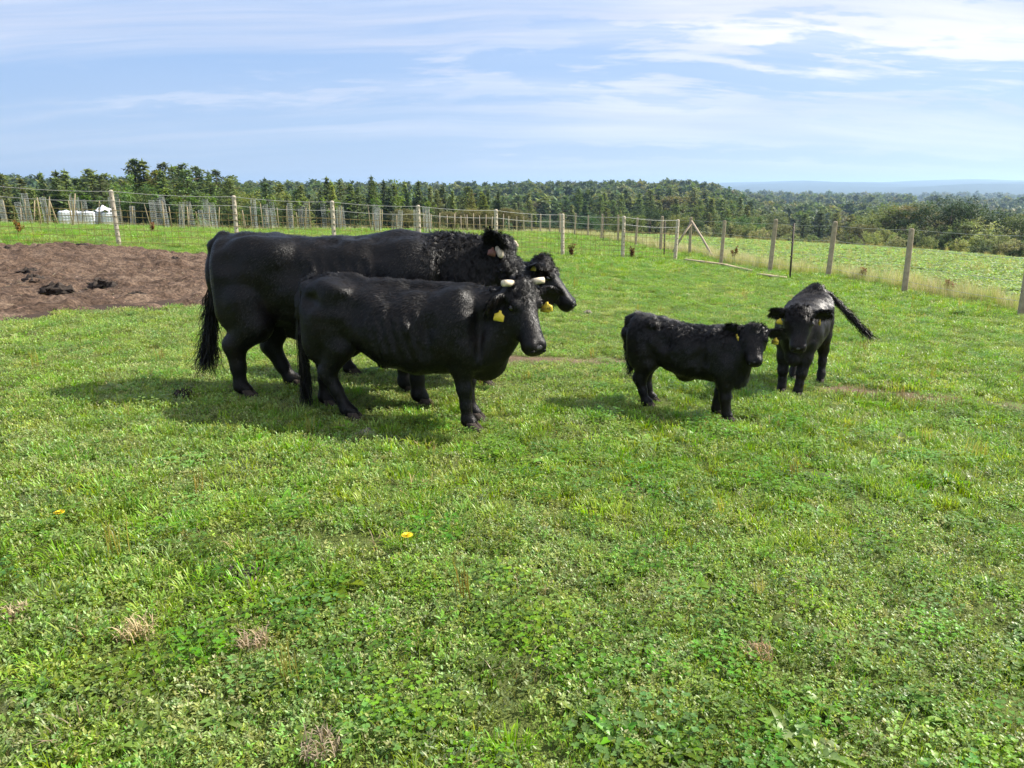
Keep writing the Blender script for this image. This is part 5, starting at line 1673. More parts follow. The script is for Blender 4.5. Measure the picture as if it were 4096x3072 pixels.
# ---- the big bull, side on, walking to the right
bull, hpt, HM, ears = cattle('bull', 'largest black bull with curly neck and forehead, standing side-on behind the horned cow', 'bull', (-1.35, 5.85), 0, dict(
    seed=11, mat=M_COAT, hmat=M_HAIR, vox=.0095, hairs=80000, hair_w=.0042, hair_len=.022, leg_z=.42, ribs=(-.25, .40, .62, 1.15, .0035, .085), ra=.014, rs=.17,
    torso=[(-.985, 1.12, .86, .10, 0), (-.93, 1.26, .70, .23, 0), (-.80, 1.305, .62, .285, 0), (-.62, 1.295, .58, .30, 0), (-.42, 1.275, .55, .30, 0), (-.18, 1.265, .49, .335, 0),
           (.10, 1.268, .45, .35, 0), (.36, 1.298, .44, .345, 0), (.60, 1.305, .46, .315, 0), (.80, 1.300, .52, .27, 0), (.98, 1.285, .62, .225, -.01), (1.14, 1.26, .76, .185, -.02), (1.27, 1.22, .86, .15, -.03)],
    blobs=[((-.62, -.20, 1.03), (.26, .11, .25)), ((-.62, .20, 1.03), (.26, .11, .25)), ((-.72, -.2, .76), (.20, .12, .26)), ((-.72, .2, .76), (.20, .12, .26)),
           ((-.45, -.20, 1.155), (.11, .08, .07), .10), ((-.45, .20, 1.155), (.11, .08, .07), .10),
           ((.60, -.205, .92), (.20, .12, .32), .10), ((.60, .205, .92), (.20, .12, .32), .10), ((.70, -.23, .70), (.15, .10, .14)), ((.70, .23, .70), (.15, .10, .14)),
           ((.72, 0, .58), (.2, .14, .13)), ((-.66, 0, .545), (.07, .075, .115), .03), ((-.25, 0, .50), (.22, .06, .06)), ((-.43, -.235, 1.165), (.06, .055, .045), .06), ((-.43, .235, 1.165), (.06, .055, .045), .06)],
    cuts=[((-.27, .395, 1.03), (.12, .085, .11), .08), ((.38, .42, .86), (.05, .09, .26), .07), ((-.80, .38, 1.10), (.10, .10, .08), .08), ((-.40, .41, .66), (.07, .10, .13), .07), ((.84, .36, .95), (.05, .11, .25), .07)],
    legs=[dict(j=[(-.70, -.20, .80, .17), (-.63, -.22, .62, .135), (-.80, -.22, .46, .088), (-.79, -.22, .29, .057), (-.785, -.22, .13, .050), (-.735, -.22, .06, .046)]),
          dict(j=[(-.62, .20, .80, .17), (-.58, .2, .58, .13), (-.66, .2, .37, .082), (-.58, .2, .20, .055), (-.515, .2, .08, .054), (-.47, .2, .03, .050)]),
          dict(j=[(.60, -.2, .75, .13), (.60, -.2, .52, .10), (.60, -.2, .33, .068), (.602, -.2, .18, .054), (.61, -.2, .06, .056), (.645, -.2, .0, .050)]),
          dict(j=[(.53, .2, .75, .13), (.50, .2, .52, .10), (.46, .2, .33, .068), (.445, .2, .18, .054), (.445, .2, .06, .056), (.475, .2, .0, .050)])],
    tail=[(-.90, 0, 1.27), (-.975, 0, 1.20), (-.995, -.01, 1.05), (-1.0, -.02, .90), (-1.015, -.02, .75), (-1.04, -.02, .60), (-1.07, -.02, .48)], tail_r=(.045, .020),
    switch=dict(n=1500, **{'from': .55}, len=.36, dir=[(-.25, 0, -1), (-.45, 0, -1), (-.05, 0.05, -1), (-.3, -.1, -1)], spread=.07, curl=.10, w=.005, rad=.016),
    poll=(1.29, -.03, 1.245), L=.59, hw=1.06, head=(-22, -62, 0), pollk=1.25,
    ear=[(.2, .6, -.7), (-.45, .62, .55)], ear_face=[(.6, .2, -.4), (.35, .8, -.3)], earL=.40, fringe=.05,
    horns=[dict(p=[(.06, .17, -.02), (.07, .26, .0), (.10, .33, .0)], r=[.03, .027, .012]), dict(p=[(.05, -.19, -.02), (.10, -.27, .0), (.19, -.31, .0), (.22, -.315, .0)], r=[.034, .031, .024, .010])],
    tufts=[((-.2, 0, 1.3), (.9, .12, .08), .012, .25), ((.95, 0, 1.1), (.3, .3, .3), .02, .15)],
    manes=[dict(c=(.98, -.12, 1.15), r=(.28, .25, .24), n=9000, flow=(-.3, 0, -1), len=.065, lift=.30, curl=.28, w=.0045, cs=.05),
           dict(c=(1.0, 0, 1.30), r=(.28, .14, .09), n=1800, flow=(-.5, 0, .2), len=.06, lift=.55, curl=.3, w=.0045),
           dict(c=(1.40, -.07, 1.15), r=(.17, .20, .21), n=7500, flow=(.2, -.1, -1), len=.055, lift=.45, curl=.45, w=.0045, cs=.03)],
))
ear_tag(bull, ears[0][0] + ears[0][1] * .10 + ears[0][3] * .03 + np.array([0, -.03, -.01]), (.35, -.9, .1), (.3, 0, 1), .06, M_TAGRED)
# ---- the smaller horned cow in front of the bull, head turned to the camera
cow, hpt, HM, ears = cattle('cow', 'black cow with two cut-off white horns, nearest the camera in front of the bull', 'cow', (-.77, 5.2), -11, dict(
    seed=12, mat=M_COAT, hmat=M_HAIR, vox=.0085, hairs=80000, hair_w=.004, hair_len=.020, leg_z=.36, ribs=(-.20, .28, .45, .88, .0045, .075), ra=.012, rs=.13,
    torso=[(-.745, .93, .72, .08, 0), (-.69, 1.00, .60, .17, 0), (-.58, 1.04, .54, .225, 0), (-.44, 1.045, .575, .24, 0), (-.30, 1.03, .50, .255, 0), (-.12, 1.00, .415, .29, 0),
           (.06, .98, .375, .30, 0), (.24, .985, .365, .285, 0), (.40, .99, .37, .245, 0), (.54, .985, .37, .205, -.005), (.66, .99, .39, .17, -.02), (.77, 1.0, .51, .14, -.045), (.86, 1.0, .64, .115, -.07)],
    blobs=[((-.52, -.15, .80), (.19, .10, .22)), ((-.52, .15, .80), (.19, .10, .22)), ((-.60, -.14, .62), (.12, .09, .20)), ((-.60, .14, .62), (.12, .09, .20)),
           ((-.42, -.17, .965), (.09, .07, .055), .09), ((-.42, .17, .965), (.09, .07, .055), .09), ((-.68, -.10, .97), (.05, .04, .04), .05), ((-.68, .10, .97), (.05, .04, .04), .05),
           ((.42, -.15, .76), (.14, .09, .23), .09), ((.42, .15, .76), (.14, .09, .23), .09), ((.52, -.15, .56), (.11, .08, .12)), ((.52, .15, .56), (.11, .08, .12)),
           ((.60, 0, .45), (.13, .09, .115)), ((-.44, 0, .52), (.10, .09, .07)), ((-.05, 0, .985), (.5, .04, .025), .06), ((-.41, -.19, .98), (.05, .045, .038), .05), ((-.41, .19, .98), (.05, .045, .038), .05)],
    cuts=[((-.26, .325, .86), (.10, .09, .085), .06), ((.25, .345, .66), (.045, .09, .22), .06), ((-.60, .275, .90), (.08, .09, .06), .06), ((-.36, .315, .55), (.05, .08, .13), .06), ((.60, .265, .70), (.04, .10, .22), .06), ((.02, .20, 1.06), (.45, .10, .07), .06)],
    legs=[dict(j=[(-.50, -.14, .70, .13), (-.43, -.15, .56, .105), (-.535, -.15, .37, .062), (-.475, -.15, .24, .044), (-.405, -.15, .10, .044), (-.355, -.15, .05, .042)]),
          dict(j=[(-.55, .13, .70, .13), (-.55, .13, .56, .105), (-.69, .13, .38, .062), (-.695, .13, .24, .044), (-.705, .13, .10, .044), (-.665, .13, .05, .042)]),
          dict(j=[(.44, -.13, .62, .105), (.45, -.13, .46, .078), (.47, -.13, .29, .051), (.48, -.13, .17, .038), (.49, -.13, .065, .042), (.52, -.13, .0, .040)]),
          dict(j=[(.42, .13, .62, .105), (.425, .13, .46, .074), (.435, .13, .29, .052), (.435, .13, .17, .038), (.455, .13, .065, .042), (.49, .13, .0, .040)])],
    tail=[(-.67, 0, 1.02), (-.74, 0, .985), (-.772, -.015, .88), (-.782, -.02, .76), (-.775, -.03, .62), (-.77, -.03, .50), (-.768, -.03, .40)], tail_r=(.034, .016),
    switch=dict(n=1300, **{'from': .6}, len=.36, dir=[(-.02, 0, -1), (.03, -.03, -1), (-.06, .02, -1)], spread=.05, curl=.07, w=.0045, rad=.013),
    poll=(.865, -.075, 1.045), L=.47, head=(-47, -57, 0),
    ear_t=.13, ear=[(.22, .93, -.05), (.42, .80, -.25)], ear_face=[(.7, .2, .3), (.75, .2, .25)], earL=.46, fringe=.045,
    horns=[dict(p=[(.03, .16, .0), (.03, .27, .025), (.035, .345, .04)], r=[.023, .0225, .0215]), dict(p=[(.03, -.16, .0), (.03, -.27, .025), (.035, -.345, .04)], r=[.023, .0225, .0215])],
    tufts=[((-.1, 0, 1.05), (.8, .10, .07), .012, .25), ((.0, -.2, .85), (.22, .2, .13), .012, .2)],
    manes=[dict(c=(.90, -.09, 1.04), r=(.14, .15, .09), n=4000, flow=(.35, -.3, -.9), len=.05, lift=.35, curl=.3, w=.0035),
           dict(c=(-.60, 0, 1.06), r=(.16, .12, .05), n=900, flow=(-.8, -.3, .1), len=.035, lift=.45, curl=.3, w=.0035),
           dict(c=(.70, -.04, 1.0), r=(.16, .12, .06), n=900, flow=(-.8, -.2, -.2), len=.035, lift=.4, curl=.2, w=.0035)],
))
camv = np.array([.1, -1, .12])
for s, (eb, d, wdt, fwd, el) in zip((-1, 1), ears):
    p = eb + d * el * .52 + fwd * .035
    ear_tag(cow, p + np.array([0, -.02, -.035]), (.15, -1, .15) if s < 0 else (.05, -1, .1), (.25 if s < 0 else -.12, 0, 1), .062, M_TAG, None if s < 0 else '32485')
    ear_tag(cow, p + np.array([-.012, .02, -.045]), (.15, -1, .15), (.15, 0, 1), .062, M_TAGOLD)

# ---- the cow half hidden behind the bull
rear, hpt, HM, ears = cattle('cow', 'black cow mostly hidden behind the bull, only her brown-tufted head looking out to the right', 'cow', (-.75, 6.65), -6, dict(
    seed=13, mat=M_COAT, hmat=M_HAIR, vox=.010, hairs=26000, hair_len=.018, leg_z=.38,
    torso=[(-.79, .98, .76, .08, 0), (-.73, 1.05, .63, .17, 0), (-.60, 1.09, .57, .225, 0), (-.44, 1.095, .52, .25, 0), (-.30, 1.08, .46, .265, 0), (-.12, 1.05, .40, .30, 0),
           (.06, 1.03, .385, .305, 0), (.24, 1.03, .385, .285, 0), (.42, 1.04, .39, .245, 0), (.58, 1.04, .42, .20, 0), (.74, 1.05, .50, .155, 0), (.88, 1.06, .60, .125, 0), (1.0, 1.06, .72, .105, 0)],
    blobs=[((-.52, -.15, .82), (.19, .10, .22)), ((-.52, .15, .82), (.19, .10, .22)), ((.44, -.175, .78), (.12, .075, .22)), ((.44, .175, .78), (.12, .075, .22)), ((.64, 0, .48), (.13, .09, .115))],
    legs=[dict(j=[(-.60, -.13, .72, .13), (-.62, -.13, .58, .105), (-.78, -.13, .39, .062), (-.765, -.13, .24, .046), (-.74, -.13, .10, .046), (-.70, -.13, .05, .044)]),
          dict(j=[(-.50, .13, .72, .13), (-.42, .13, .58, .105), (-.56, .13, .38, .062), (-.52, .13, .24, .046), (-.49, .13, .09, .046), (-.45, .13, .03, .044)]),
          dict(j=[(.45, -.13, .62, .105), (.46, -.13, .46, .08), (.47, -.13, .29, .058), (.475, -.13, .17, .046), (.49, -.13, .05, .050), (.53, -.13, .0, .046)]),
          dict(j=[(.44, .13, .62, .105), (.42, .13, .46, .08), (.40, .13, .29, .058), (.39, .13, .17, .046), (.395, .13, .05, .048), (.43, .13, .0, .044)])],
    tail=[(-.71, 0, 1.07), (-.78, 0, 1.03), (-.812, -.01, .92), (-.822, -.01, .78), (-.82, 0, .64), (-.815, 0, .50)], tail_r=(.034, .016),
    switch=dict(n=500, **{'from': .6}, len=.34, dir=[(0, 0, -1), (-.06, .02, -1)], spread=.05, curl=.07, w=.006, rad=.013),
    poll=(1.035, -.03, 1.10), L=.47, head=(-16, -47, 0), pollk=1.2,
    ear=[(.2, .6, -.7), (-.1, .9, .15)], ear_face=[(.6, .2, -.3), (.7, .3, -.3)], earL=.40, fringe=.06,
    tufts=[((1.0, -.05, 1.1), (.2, .2, .15), .025, .3)],
    manes=[dict(c=(1.05, -.05, 1.08), r=(.13, .14, .11), n=3600, flow=(.5, -.3, -.7), len=.06, lift=.45, curl=.35, w=.004, mat=M_HAIRB)],
))
eb, d, wdt, fwd, el = ears[0]
ear_tag(rear, eb + d * el * .3 + np.array([-.03, -.06, .02]), (-.3, -1, .1), (.1, 0, 1), .05, M_TAGOLD)

# ---- the small calf standing side-on
calf, hpt, HM, ears = cattle('calf', 'small shaggy black calf standing side-on, its face turned to the camera', 'calf', (1.435, 5.81), -29, dict(
    seed=14, mat=M_COATC, hmat=M_HAIR, vox=.0075, hairs=52000, hair_len=.022, hair_w=.0034, leg_z=.25, hoof=.66, curl=.14, shag=2.6, ra=.006, rs=.09,
    torso=[(-.525, .67, .55, .06, 0), (-.49, .745, .45, .12, 0), (-.40, .775, .39, .155, 0), (-.28, .76, .375, .160, 0), (-.14, .742, .33, .175, 0), (-.02, .73, .295, .18, 0),
           (.10, .728, .295, .172, 0), (.20, .735, .285, .155, 0), (.29, .735, .29, .13, -.005), (.37, .735, .32, .108, -.02), (.44, .74, .39, .092, -.035)],
    blobs=[((-.36, -.09, .58), (.13, .07, .16)), ((-.36, .09, .58), (.13, .07, .16)), ((-.41, -.09, .45), (.09, .06, .12)), ((-.41, .09, .45), (.09, .06, .12)),
           ((.22, -.11, .55), (.09, .05, .15)), ((.22, .11, .55), (.09, .05, .15)), ((.30, -.095, .42), (.08, .055, .09)), ((.30, .095, .42), (.08, .055, .09)), ((.38, 0, .35), (.08, .065, .09)), ((-.04, 0, .30), (.06, .04, .04)), ((-.28, -.125, .725), (.04, .035, .03), .04), ((-.28, .125, .725), (.04, .035, .03), .04)],
    cuts=[((-.17, .205, .60), (.07, .055, .07), .05), ((.13, .22, .50), (.03, .06, .14), .045), ((-.26, .205, .42), (.04, .05, .07), .04)],
    legs=[dict(j=[(-.36, -.09, .50, .095), (-.335, -.09, .39, .078), (-.385, -.09, .26, .052), (-.355, -.09, .155, .033), (-.325, -.09, .06, .033), (-.295, -.09, .03, .031)]),
          dict(j=[(-.36, .09, .50, .095), (-.345, .09, .39, .078), (-.40, .09, .26, .052), (-.375, .09, .155, .033), (-.345, .09, .06, .033), (-.315, .09, .03, .031)]),
          dict(j=[(.29, -.08, .42, .075), (.30, -.08, .31, .058), (.315, -.08, .18, .040), (.325, -.08, .11, .032), (.335, -.08, .05, .034), (.352, -.08, .0, .031)]),
          dict(j=[(.27, .08, .42, .075), (.26, .08, .31, .058), (.235, .08, .17, .040), (.22, .08, .10, .032), (.215, .08, .04, .034), (.235, .08, .0, .031)])],
    tail=[(-.47, 0, .755), (-.525, 0, .72), (-.545, 0, .62), (-.535, 0, .50), (-.515, 0, .40), (-.495, 0, .32)], tail_r=(.034, .018),
    switch=dict(n=1000, **{'from': .9}, len=.10, dir=[(.05, 0, -1), (-.2, 0, -1), (-.1, -.2, -1)], spread=.2, curl=.15, w=.0035, rad=.012, pow=1.0),
    poll=(.50, -.055, .762), L=.285, hw=1.22, head=(-76, -52, 0), pollk=1.15,
    ear=[(-.05, .95, -.12), (-.15, .9, .02)], ear_face=[(.75, .1, .3), (.7, .2, .3)], earL=.52, fringe=.035, ear_n=700,
    tufts=[((-.1, 0, .77), (.6, .10, .06), .02, .3), ((.45, -.05, .76), (.12, .12, .1), .015, .3), ((.42, -.03, .33), (.09, .1, .12), .025, .3)],
    manes=[dict(c=(.0, -.09, .70), r=(.45, .10, .10), n=5500, flow=(-.5, -.3, -.5), len=.045, lift=.28, curl=.3, w=.0035, cs=.05),
           dict(c=(.49, -.07, .77), r=(.10, .10, .05), n=900, flow=(.05, -.6, -.5), len=.035, lift=.4, curl=.25, w=.003)],
))
for s, (eb, d, wdt, fwd, el) in zip((-1, 1), ears):
    p = eb + d * el * (.45 if s < 0 else .55) + fwd * .03
    ear_tag(calf, p + np.array([.0, 0, -.02]), (-.45, -.85, .1), (0, 0, 1), .045, M_TAG, '57019' if s < 0 else '57019')
    ear_tag(calf, p + np.array([-.012, .015, -.028]), (-.45, -.85, .1), (.05, 0, 1), .045, M_TAGOLD)

# ---- the older calf facing the camera, tail swung out
calf2, hpt, HM, ears = cattle('calf', 'older brownish-black calf facing the camera beside the small calf, tail swung out to the right', 'calf', (2.79, 6.98), -121, dict(
    seed=15, mat=M_COATC, hmat=M_HAIRB, vox=.0085, hairs=50000, hair_len=.022, hair_w=.0034, leg_z=.28, hoof=.75, curl=.1, shag=1.8, ra=.008, rs=.10,
    torso=[(-.50, .85, .68, .08, 0), (-.46, .88, .56, .15, 0), (-.36, .905, .48, .19, 0), (-.22, .885, .43, .21, 0), (-.05, .87, .385, .225, 0), (.10, .85, .375, .22, 0),
           (.22, .84, .37, .20, 0), (.33, .83, .38, .165, 0), (.43, .82, .42, .135, 0), (.52, .83, .50, .118, .01), (.58, .84, .59, .105, .03)],
    blobs=[((-.34, -.11, .68), (.14, .08, .18)), ((-.34, .11, .68), (.14, .08, .18)), ((.26, -.14, .60), (.10, .06, .18)), ((.26, .14, .60), (.10, .06, .18)), ((.40, 0, .40), (.09, .07, .10)), ((-.44, 0, .90), (.08, .07, .05))],
    legs=[dict(j=[(-.34, -.11, .60, .11), (-.30, -.12, .47, .088), (-.38, -.115, .32, .056), (-.35, -.11, .20, .039), (-.32, -.11, .08, .040), (-.29, -.11, .04, .037)]),
          dict(j=[(-.34, .12, .60, .11), (-.32, .13, .47, .088), (-.40, .14, .32, .056), (-.38, .145, .20, .039), (-.36, .15, .08, .040), (-.33, .15, .04, .037)]),
          dict(j=[(.30, -.10, .50, .085), (.31, -.10, .37, .066), (.32, -.095, .23, .050), (.325, -.09, .13, .038), (.33, -.09, .06, .042), (.35, -.09, .02, .037)]),
          dict(j=[(.32, .10, .50, .085), (.34, .095, .37, .066), (.36, .08, .23, .050), (.37, .07, .13, .038), (.375, .065, .06, .042), (.395, .06, .02, .037)])],
    tail=[(-.46, 0, .90), (-.53, .03, .885), (-.58, .11, .84), (-.60, .21, .76), (-.60, .31, .66), (-.59, .41, .56), (-.58, .50, .49)], tail_r=(.036, .014),
    switch=dict(n=1700, **{'from': .97}, len=.12, dir=[(0, .75, -.6), (0, .5, -.8), (-.2, .7, -.4), (.2, .7, -.5)], spread=.2, curl=.12, w=.004, rad=.016, pow=1.0),
    poll=(.555, .05, .85), L=.36, hw=1.16, head=(14, -62, 0), pollk=1.25,
    ear=[(-.05, .95, .08), (.0, .95, .05)], ear_face=[(.7, .1, .3), (.7, .1, .35)], earL=.48, fringe=.04,
    tufts=[((-.2, 0, .9), (.5, .2, .1), .015, .3), ((.45, 0, .38), (.1, .1, .1), .025, .3)],
    manes=[dict(c=(.57, .04, .84), r=(.11, .13, .08), n=3000, flow=(.3, 0, -.9), len=.05, lift=.45, curl=.25, w=.0035),
           dict(c=(-.36, 0, .93), r=(.18, .10, .06), n=1200, flow=(-.8, .2, .3), len=.045, lift=.6, curl=.25, w=.0035)],
))
for s, (eb, d, wdt, fwd, el) in zip((-1, 1), ears):
    p = eb + d * el * .5 + fwd * .03
    ear_tag(calf2, p + np.array([0, 0, -.03]), (.95, .3, .1) if s < 0 else (.5, -.85, .1), (0, .2, 1), .045, M_TAG)
    if s < 0:
        ear_tag(calf2, p + np.array([-.02, 0, -.04]), (.95, .3, .1), (0, .1, 1), .045, M_TAGOLD)
# ------------------------------------------------------------------ small things in the grass
M_DUNG = simple_mat('dry_dung', (0.046, 0.037, 0.031), rough=.9, spec=.15, var=.5, vscale=18, bump=.9, bscale=60)
M_DUNGP = simple_mat('pale_dung', (0.24, 0.21, 0.18), rough=.95, spec=.1, var=.35, vscale=18, bump=.9, bscale=60)
M_PETAL = simple_mat('dandelion_yellow', (0.85, 0.62, 0.02), rough=.6, var=.1, vscale=90)
M_TWIG = simple_mat('dead_stalk', (0.17, 0.10, 0.06), rough=.9, spec=.1, var=.3, vscale=30)

def dung(px, py, s, label, mat=M_DUNG, seed=0, h=.35):
    p = at(px, py); rng = np.random.default_rng(900 + seed)
    n = 18; k = 9; rings = []
    for i in range(k):
        t = i / (k - 1); a = np.arange(n) * 2 * math.pi / n
        rad = s * math.cos(t * math.pi / 2)**.6 * (1 + .75 * (vnoise(np.cos(a) * 2 + seed, np.sin(a) * 2 + t * 2, .6, seed) - .5) * 2 + rng.uniform(-.12, .12, n))
        rings.append(np.stack([rad * np.cos(a) * 1.25, rad * np.sin(a) * .9, s * h * (math.sin(t * math.pi / 2)) * (1 + 1.3 * (vnoise(np.cos(a) * 3 + t * 4, np.sin(a) * 3, .5, seed + 3) - .5) + rng.uniform(-.2, .2, n)) - .01], 1))
    v = np.vstack(rings); v = np.vstack([v, v[-n:].mean(0)])
    q = [[i * n + j, i * n + (j + 1) % n, (i + 1) * n + (j + 1) % n, (i + 1) * n + j] for i in range(k - 1) for j in range(n)]
    b = MB(); b.add(v, q, [[len(v) - 1, (k - 1) * n + j, (k - 1) * n + (j + 1) % n] for j in range(n)])
    o = b.build('cow_dung', mat, None, True); o.location = p + Vector((0, 0, .01 if mat is M_DUNGP or py > 1240 else .06)); o.rotation_euler = (0, 0, rng.uniform(0, 6))
    tag(o, label, 'cow dung', 'cow dung')
dung(975, 2312, .085, 'flat dark cow pat in the near grass left of the dandelion', seed=1, h=.3)
dung(1455, 1746, .06, 'pale grey dried dung lump in front of the horned cow', M_DUNGP, 2, .55)
dung(2350, 1252, .07, 'small pale dung lump in the grass right of the cows', M_DUNGP, 3, .5)
dung(730, 1590, .07, 'dark dung lump in the bull shadow by its tail', seed=4, h=.6)
dung(1190, 1345, .13, 'dark dung heap on the grass between the bull and the horned cow', seed=5, h=.5)
for k, (px, py, s, lab) in enumerate(((320, 1006, .22, 'largest dark dung lump on the top of the mud heap'), (200, 1001, .14, 'small dark lump at the far edge of the mud'), (30, 1024, .22, 'dark dung heap at the left edge of the mud'),
        (138, 1138, .16, 'spiky dark dung lump on the left of the mud'), (240, 1188, .20, 'broad dark dung lump near the front edge of the mud'), (400, 1158, .16, 'dark dung lump in the middle of the mud'), (455, 1160, .13, 'crumbled dark lump right of the middle dung lump on the mud'),
        (700, 1055, .15, 'dark lump at the far right of the mud near the bull'), (620, 1085, .12, 'long low dark lump on the right half of the mud'), (555, 1198, .10, 'small dark lump near the front right edge of the mud'), (115, 1108, .16, 'flat dark patch of dung at the mid left of the mud'))):
    dung(px, py, s * .85, lab, M_DUNG, 10 + k, .6)

def straw_bits():
    """loose straw and chips lying on the mud"""
    rng = np.random.default_rng(44)
    P = np.array(MUD); n = 5200
    x = rng.uniform(-16, P[:, 0].max(), n); y = rng.uniform(P[:, 1].min(), P[:, 1].max(), n)
    md, _, _ = zone(x, y); ok = md < -.1; x, y = x[ok], y[ok]; n = len(x)
    z = height(x, y) + .055 + rng.uniform(-.02, .05, n)
    L = LeafMesh()
    ln = rng.uniform(.02, .13, n); c = tints((.36, .28, .20), n, rng, .4) * rng.choice([.35, .6, 1.0], n, p=[.35, .35, .3])[:, None]
    L.ovals(np.stack([x, y, z], 1), rng.uniform(0, 6.28, n), rng.uniform(-.2, .3, n), ln, np.minimum(ln * .4, .014), c)
    tag(linkobj('straw', L.mesh('straw', M_STRAW)), 'loose straw and chips strewn over the mud', 'straw', kind='stuff')
straw_bits()

def dry_tuft(px, py, s, label, k):
    p = at(px, py); g = np.random.default_rng(400 + k)
    L = LeafMesh(); n = 110; P = disc(n, .05 * s, g); P[:, 2] = g.uniform(0, .03, n) * s
    c = tints((.42, .33, .22), n, g, .3, .05); az = g.uniform(0, 6.28, n)
    L.blades(P, az, g.uniform(.025, .065, n) * s, g.uniform(.003, .005, n), g.uniform(.6, 2.6, n), c * .8, c)
    o = linkobj('dry_tuft', L.mesh('dry_tuft', M_STRAW)); o.location = p + Vector((0, 0, .015)); tag(o, label, 'dry tuft', 'uprooted dry grass tufts')
for k, a in enumerate(((550, 2572, 1.2, 'larger uprooted tuft of dry tan grass at the lower left'), (1018, 2612, 1.0, 'smaller uprooted tuft of dry tan grass, right of the larger one'), (70, 2490, .9, 'brown withered tuft at the left edge of the near grass'), (1290, 3050, 1.1, 'dry tan tuft at the bottom edge of the picture'), (3030, 2655, 1.0, 'reddish withered tuft in the long grass at the lower right'))):
    dry_tuft(*a, k)

def dandelion(px, py, label, hh):
    p = at(px, py); g = np.random.default_rng(int(px))
    r = empty('dandelion', p); tag(r, label, 'flower', 'yellow dandelions')
    b = MB(); b.tube([(0, 0, 0), (.006, 0, hh * .6), (.004, .004, hh)], .0022, 6); b.build('stem', M_LEAFS, r)
    b = MB()
    for ring, (rad, tl) in enumerate(((.026, .15), (.021, .4), (.015, .7), (.008, 1.1))):
        m = 22 - ring * 4
        for j in range(m):
            a = j * 6.283 / m + ring * .2; d = np.array([math.cos(a) * math.cos(tl), math.sin(a) * math.cos(tl), math.sin(tl)]); s = np.array([-math.sin(a), math.cos(a), 0]) * .0024
            c = np.array([.004, .004, hh]); b.add([c - s * .4, c + s * .4, c + d * rad * .8 + s, c + d * rad + s * .6, c + d * rad - s * .6, c + d * rad * .8 - s], [[0, 1, 2, 5], [5, 2, 3, 4]])
    b.build('flower_head', M_PETAL, r)
    L = p_rosette(g, 6, (.05, .09), (.014, .02), (.15, .25, .05), (.3, .8), .3); linkobj('leaves', L.mesh('leaves', M_LEAF), r)
M_LEAFS = simple_mat('green_stem', (0.16, 0.22, 0.06), rough=.6)
dandelion(1628, 2232, 'yellow dandelion standing upright in the middle of the near grass', .10)
dandelion(240, 2092, 'yellow dandelion half hidden in the grass at the far left', .05)

# the larger broad-leaved weeds that can be picked out
WEEDS = [(620, 3000, 1.5), (150, 2800, 1.2), (1180, 2990, 1.2), (1345, 2480, 1.1), (1490, 2470, .9), (1960, 2560, 1.1), (1880, 2740, .9), (2310, 2860, 1.2), (2460, 2980, 1.5), (2560, 2880, 1.2), (2700, 3010, 1.3), (3150, 2960, 1.5), (2790, 2350, 1.1), (2850, 2300, 1.0), (2460, 2340, .9), (3080, 2520, 1.3), (3330, 2400, .9), (3560, 2560, 1.0), (3650, 2820, 1.1), (3780, 2900, 1.2), (3960, 2360, 1.1), (4050, 2700, 1.0), (3850, 2020, 1.0), (3720, 2080, .9), (3200, 1700, .9), (3330, 1590, .9), (2720, 1730, .8), (3080, 1745, .9), (1620, 2900, 1.0), (900, 2900, 1.1), (2240, 2570, .9), (3300, 3040, 1.3)]
def weeds():
    g = np.random.default_rng(321)
    ms = []
    for k in range(6):
        L = p_rosette(np.random.default_rng(330 + k), 8 + k % 3, (.055, .10), (.020, .034), [(.16, .27, .05), (.19, .29, .065), (.14, .24, .045)][k % 3], (.2, 1.0), (.0, .22)[k % 2])
        ms.append(L.mesh('leaves', M_LEAF))
    WEEDS.sort()
    for k, (px, py, s) in enumerate(WEEDS):
        p = at(px, py)
        o = linkobj('weed', ms[k % 6]); o.location = p + Vector((0, 0, .005)); o.scale = (s * .78, s * .78, s * .62); o.rotation_euler = (0, 0, g.uniform(0, 6.28))
        tag(o, 'broad-leaved green weed in the grass, %s from the left' % ordinal(k + 1), 'weed', 'broad-leaved weeds in the pasture')
weeds()

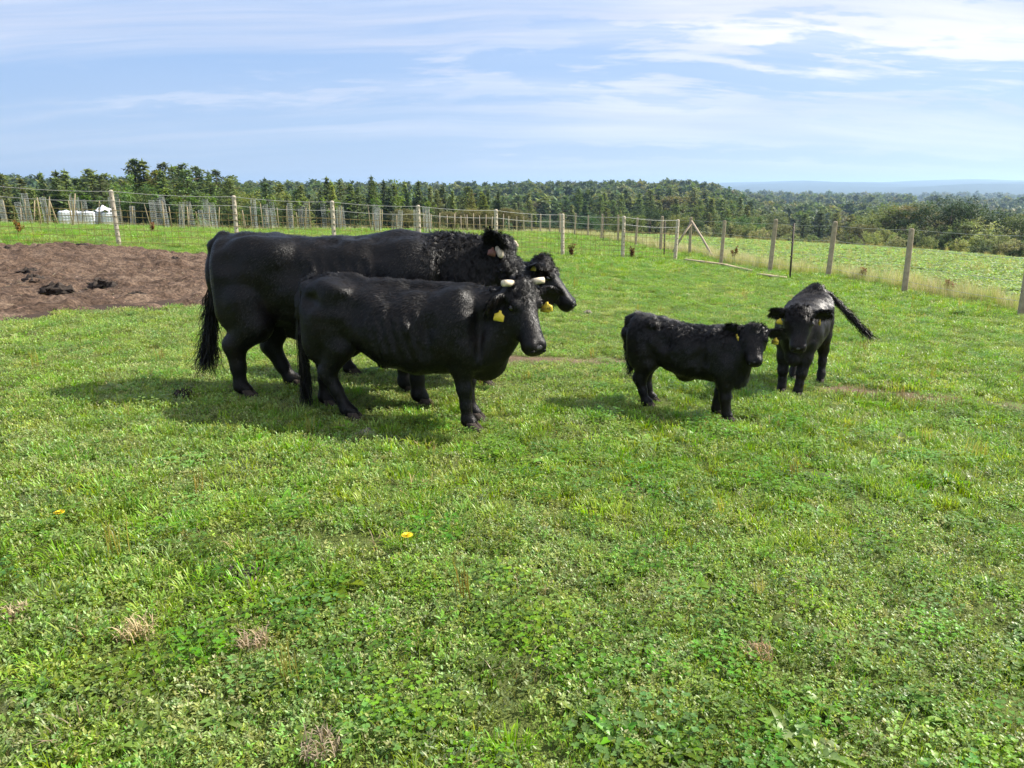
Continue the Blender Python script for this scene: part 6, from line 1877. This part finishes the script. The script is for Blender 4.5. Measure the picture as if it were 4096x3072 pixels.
# withered dock plants by the fence
def dock(px, py, h, label, k):
    p = at(px, py); g = np.random.default_rng(500 + k)
    r = empty('withered_dock', p); tag(r, label, 'plant', 'withered dock plants')
    b = MB()
    L = LeafMesh()
    for j in range(7):
        a = g.uniform(0, 6.28); ln = h * g.uniform(.5, 1.0); q = g.uniform(.08, .3)
        e = np.array([math.cos(a) * q * ln, math.sin(a) * q * ln, ln]); b.tube([(0, 0, 0), e * np.array([.4, .4, .5]), e], (.008, .006, .003), 5)
        C = np.array([e * t for t in (.55, .75, .95)]); clump_faces(L, C, np.full(3, .06), 12, .07, (.20, .10, .055), g)
    b.build('stalk', M_TWIG, r); linkobj('leaves', L.mesh('leaves', M_STRAW), r)
for k, a in enumerate(((2285, 1030, .5, 'withered brown dock plant just right of the sixth mesh fence post'), (2525, 1036, .5, 'withered brown dock plant right of the seventh mesh fence post'), (82, 940, .45, 'withered brown dock plant in the meadow at the far left'), (612, 930, .4, 'withered brown dock plant between the first and second fence posts'), (325, 886, .35, 'small brown dock plant left of the first tall fence post'), (2935, 1055, .7, 'thin dead thistle in the dry grass right of the braced post'), (3790, 1185, .45, 'dark dead stalk in the dry grass near the right fence posts'), (3450, 1125, .45, 'dead stalk in the dry grass between two right fence posts'))):
    dock(*a, k)

# plantain stalks by the trodden edge
def stalks():
    g = np.random.default_rng(600)
    b = MB()
    for k in range(60):
        px = g.uniform(3330, 3600) if k < 36 else g.uniform(3600, 3850); py = 1585 + (px - 3330) * .12 + g.normal(0, 10)
        p = np.array(at(px, py)); d = g.normal(0, .02, 2)
        b.tube([p, p + np.array([d[0], d[1], g.uniform(.07, .14)])], (.0022, .003), 4)
    o = b.build('plantain_stalks', M_TWIGY)
    tag(o, 'row of thin brown plantain stalks along the trodden edge right of the calves', 'stalks', kind='stuff')
M_TWIGY = simple_mat('yellow_brown_stalk', (0.30, 0.22, 0.09), rough=.9, spec=.1, var=.3, vscale=30)
stalks()
# ------------------------------------------------------------------ air
def haze():
    m = bpy.data.materials.new('haze'); m.use_nodes = True
    T = NT(m.node_tree)
    out = T.n('ShaderNodeOutputMaterial'); v = T.n('ShaderNodeVolumePrincipled')
    v.inputs['Color'].default_value = (.50, .72, 1.0, 1)
    v.inputs['Density'].default_value = 0.00016
    v.inputs['Anisotropy'].default_value = 0.3
    T.l(v.outputs[0], out.inputs['Volume'])
    zs = [o for o in SC.objects if o.name == 'ground'][0].data
    co = np.zeros(len(zs.vertices) * 3, np.float32); zs.vertices.foreach_get('co', co); z = co.reshape(-1, 3)[:, 2]
    lo = float(z.min()) - 1.5; hi = max(float(z.max()) + 30, 45.0)
    b = MB(); S = 14500
    b.box((0, 0, (lo + hi) / 2), (2 * S, 2 * S, hi - lo))
    o = b.build('haze', m)
    tag(o, 'pale blue summer haze in the distant air', 'haze', kind='stuff')
haze()
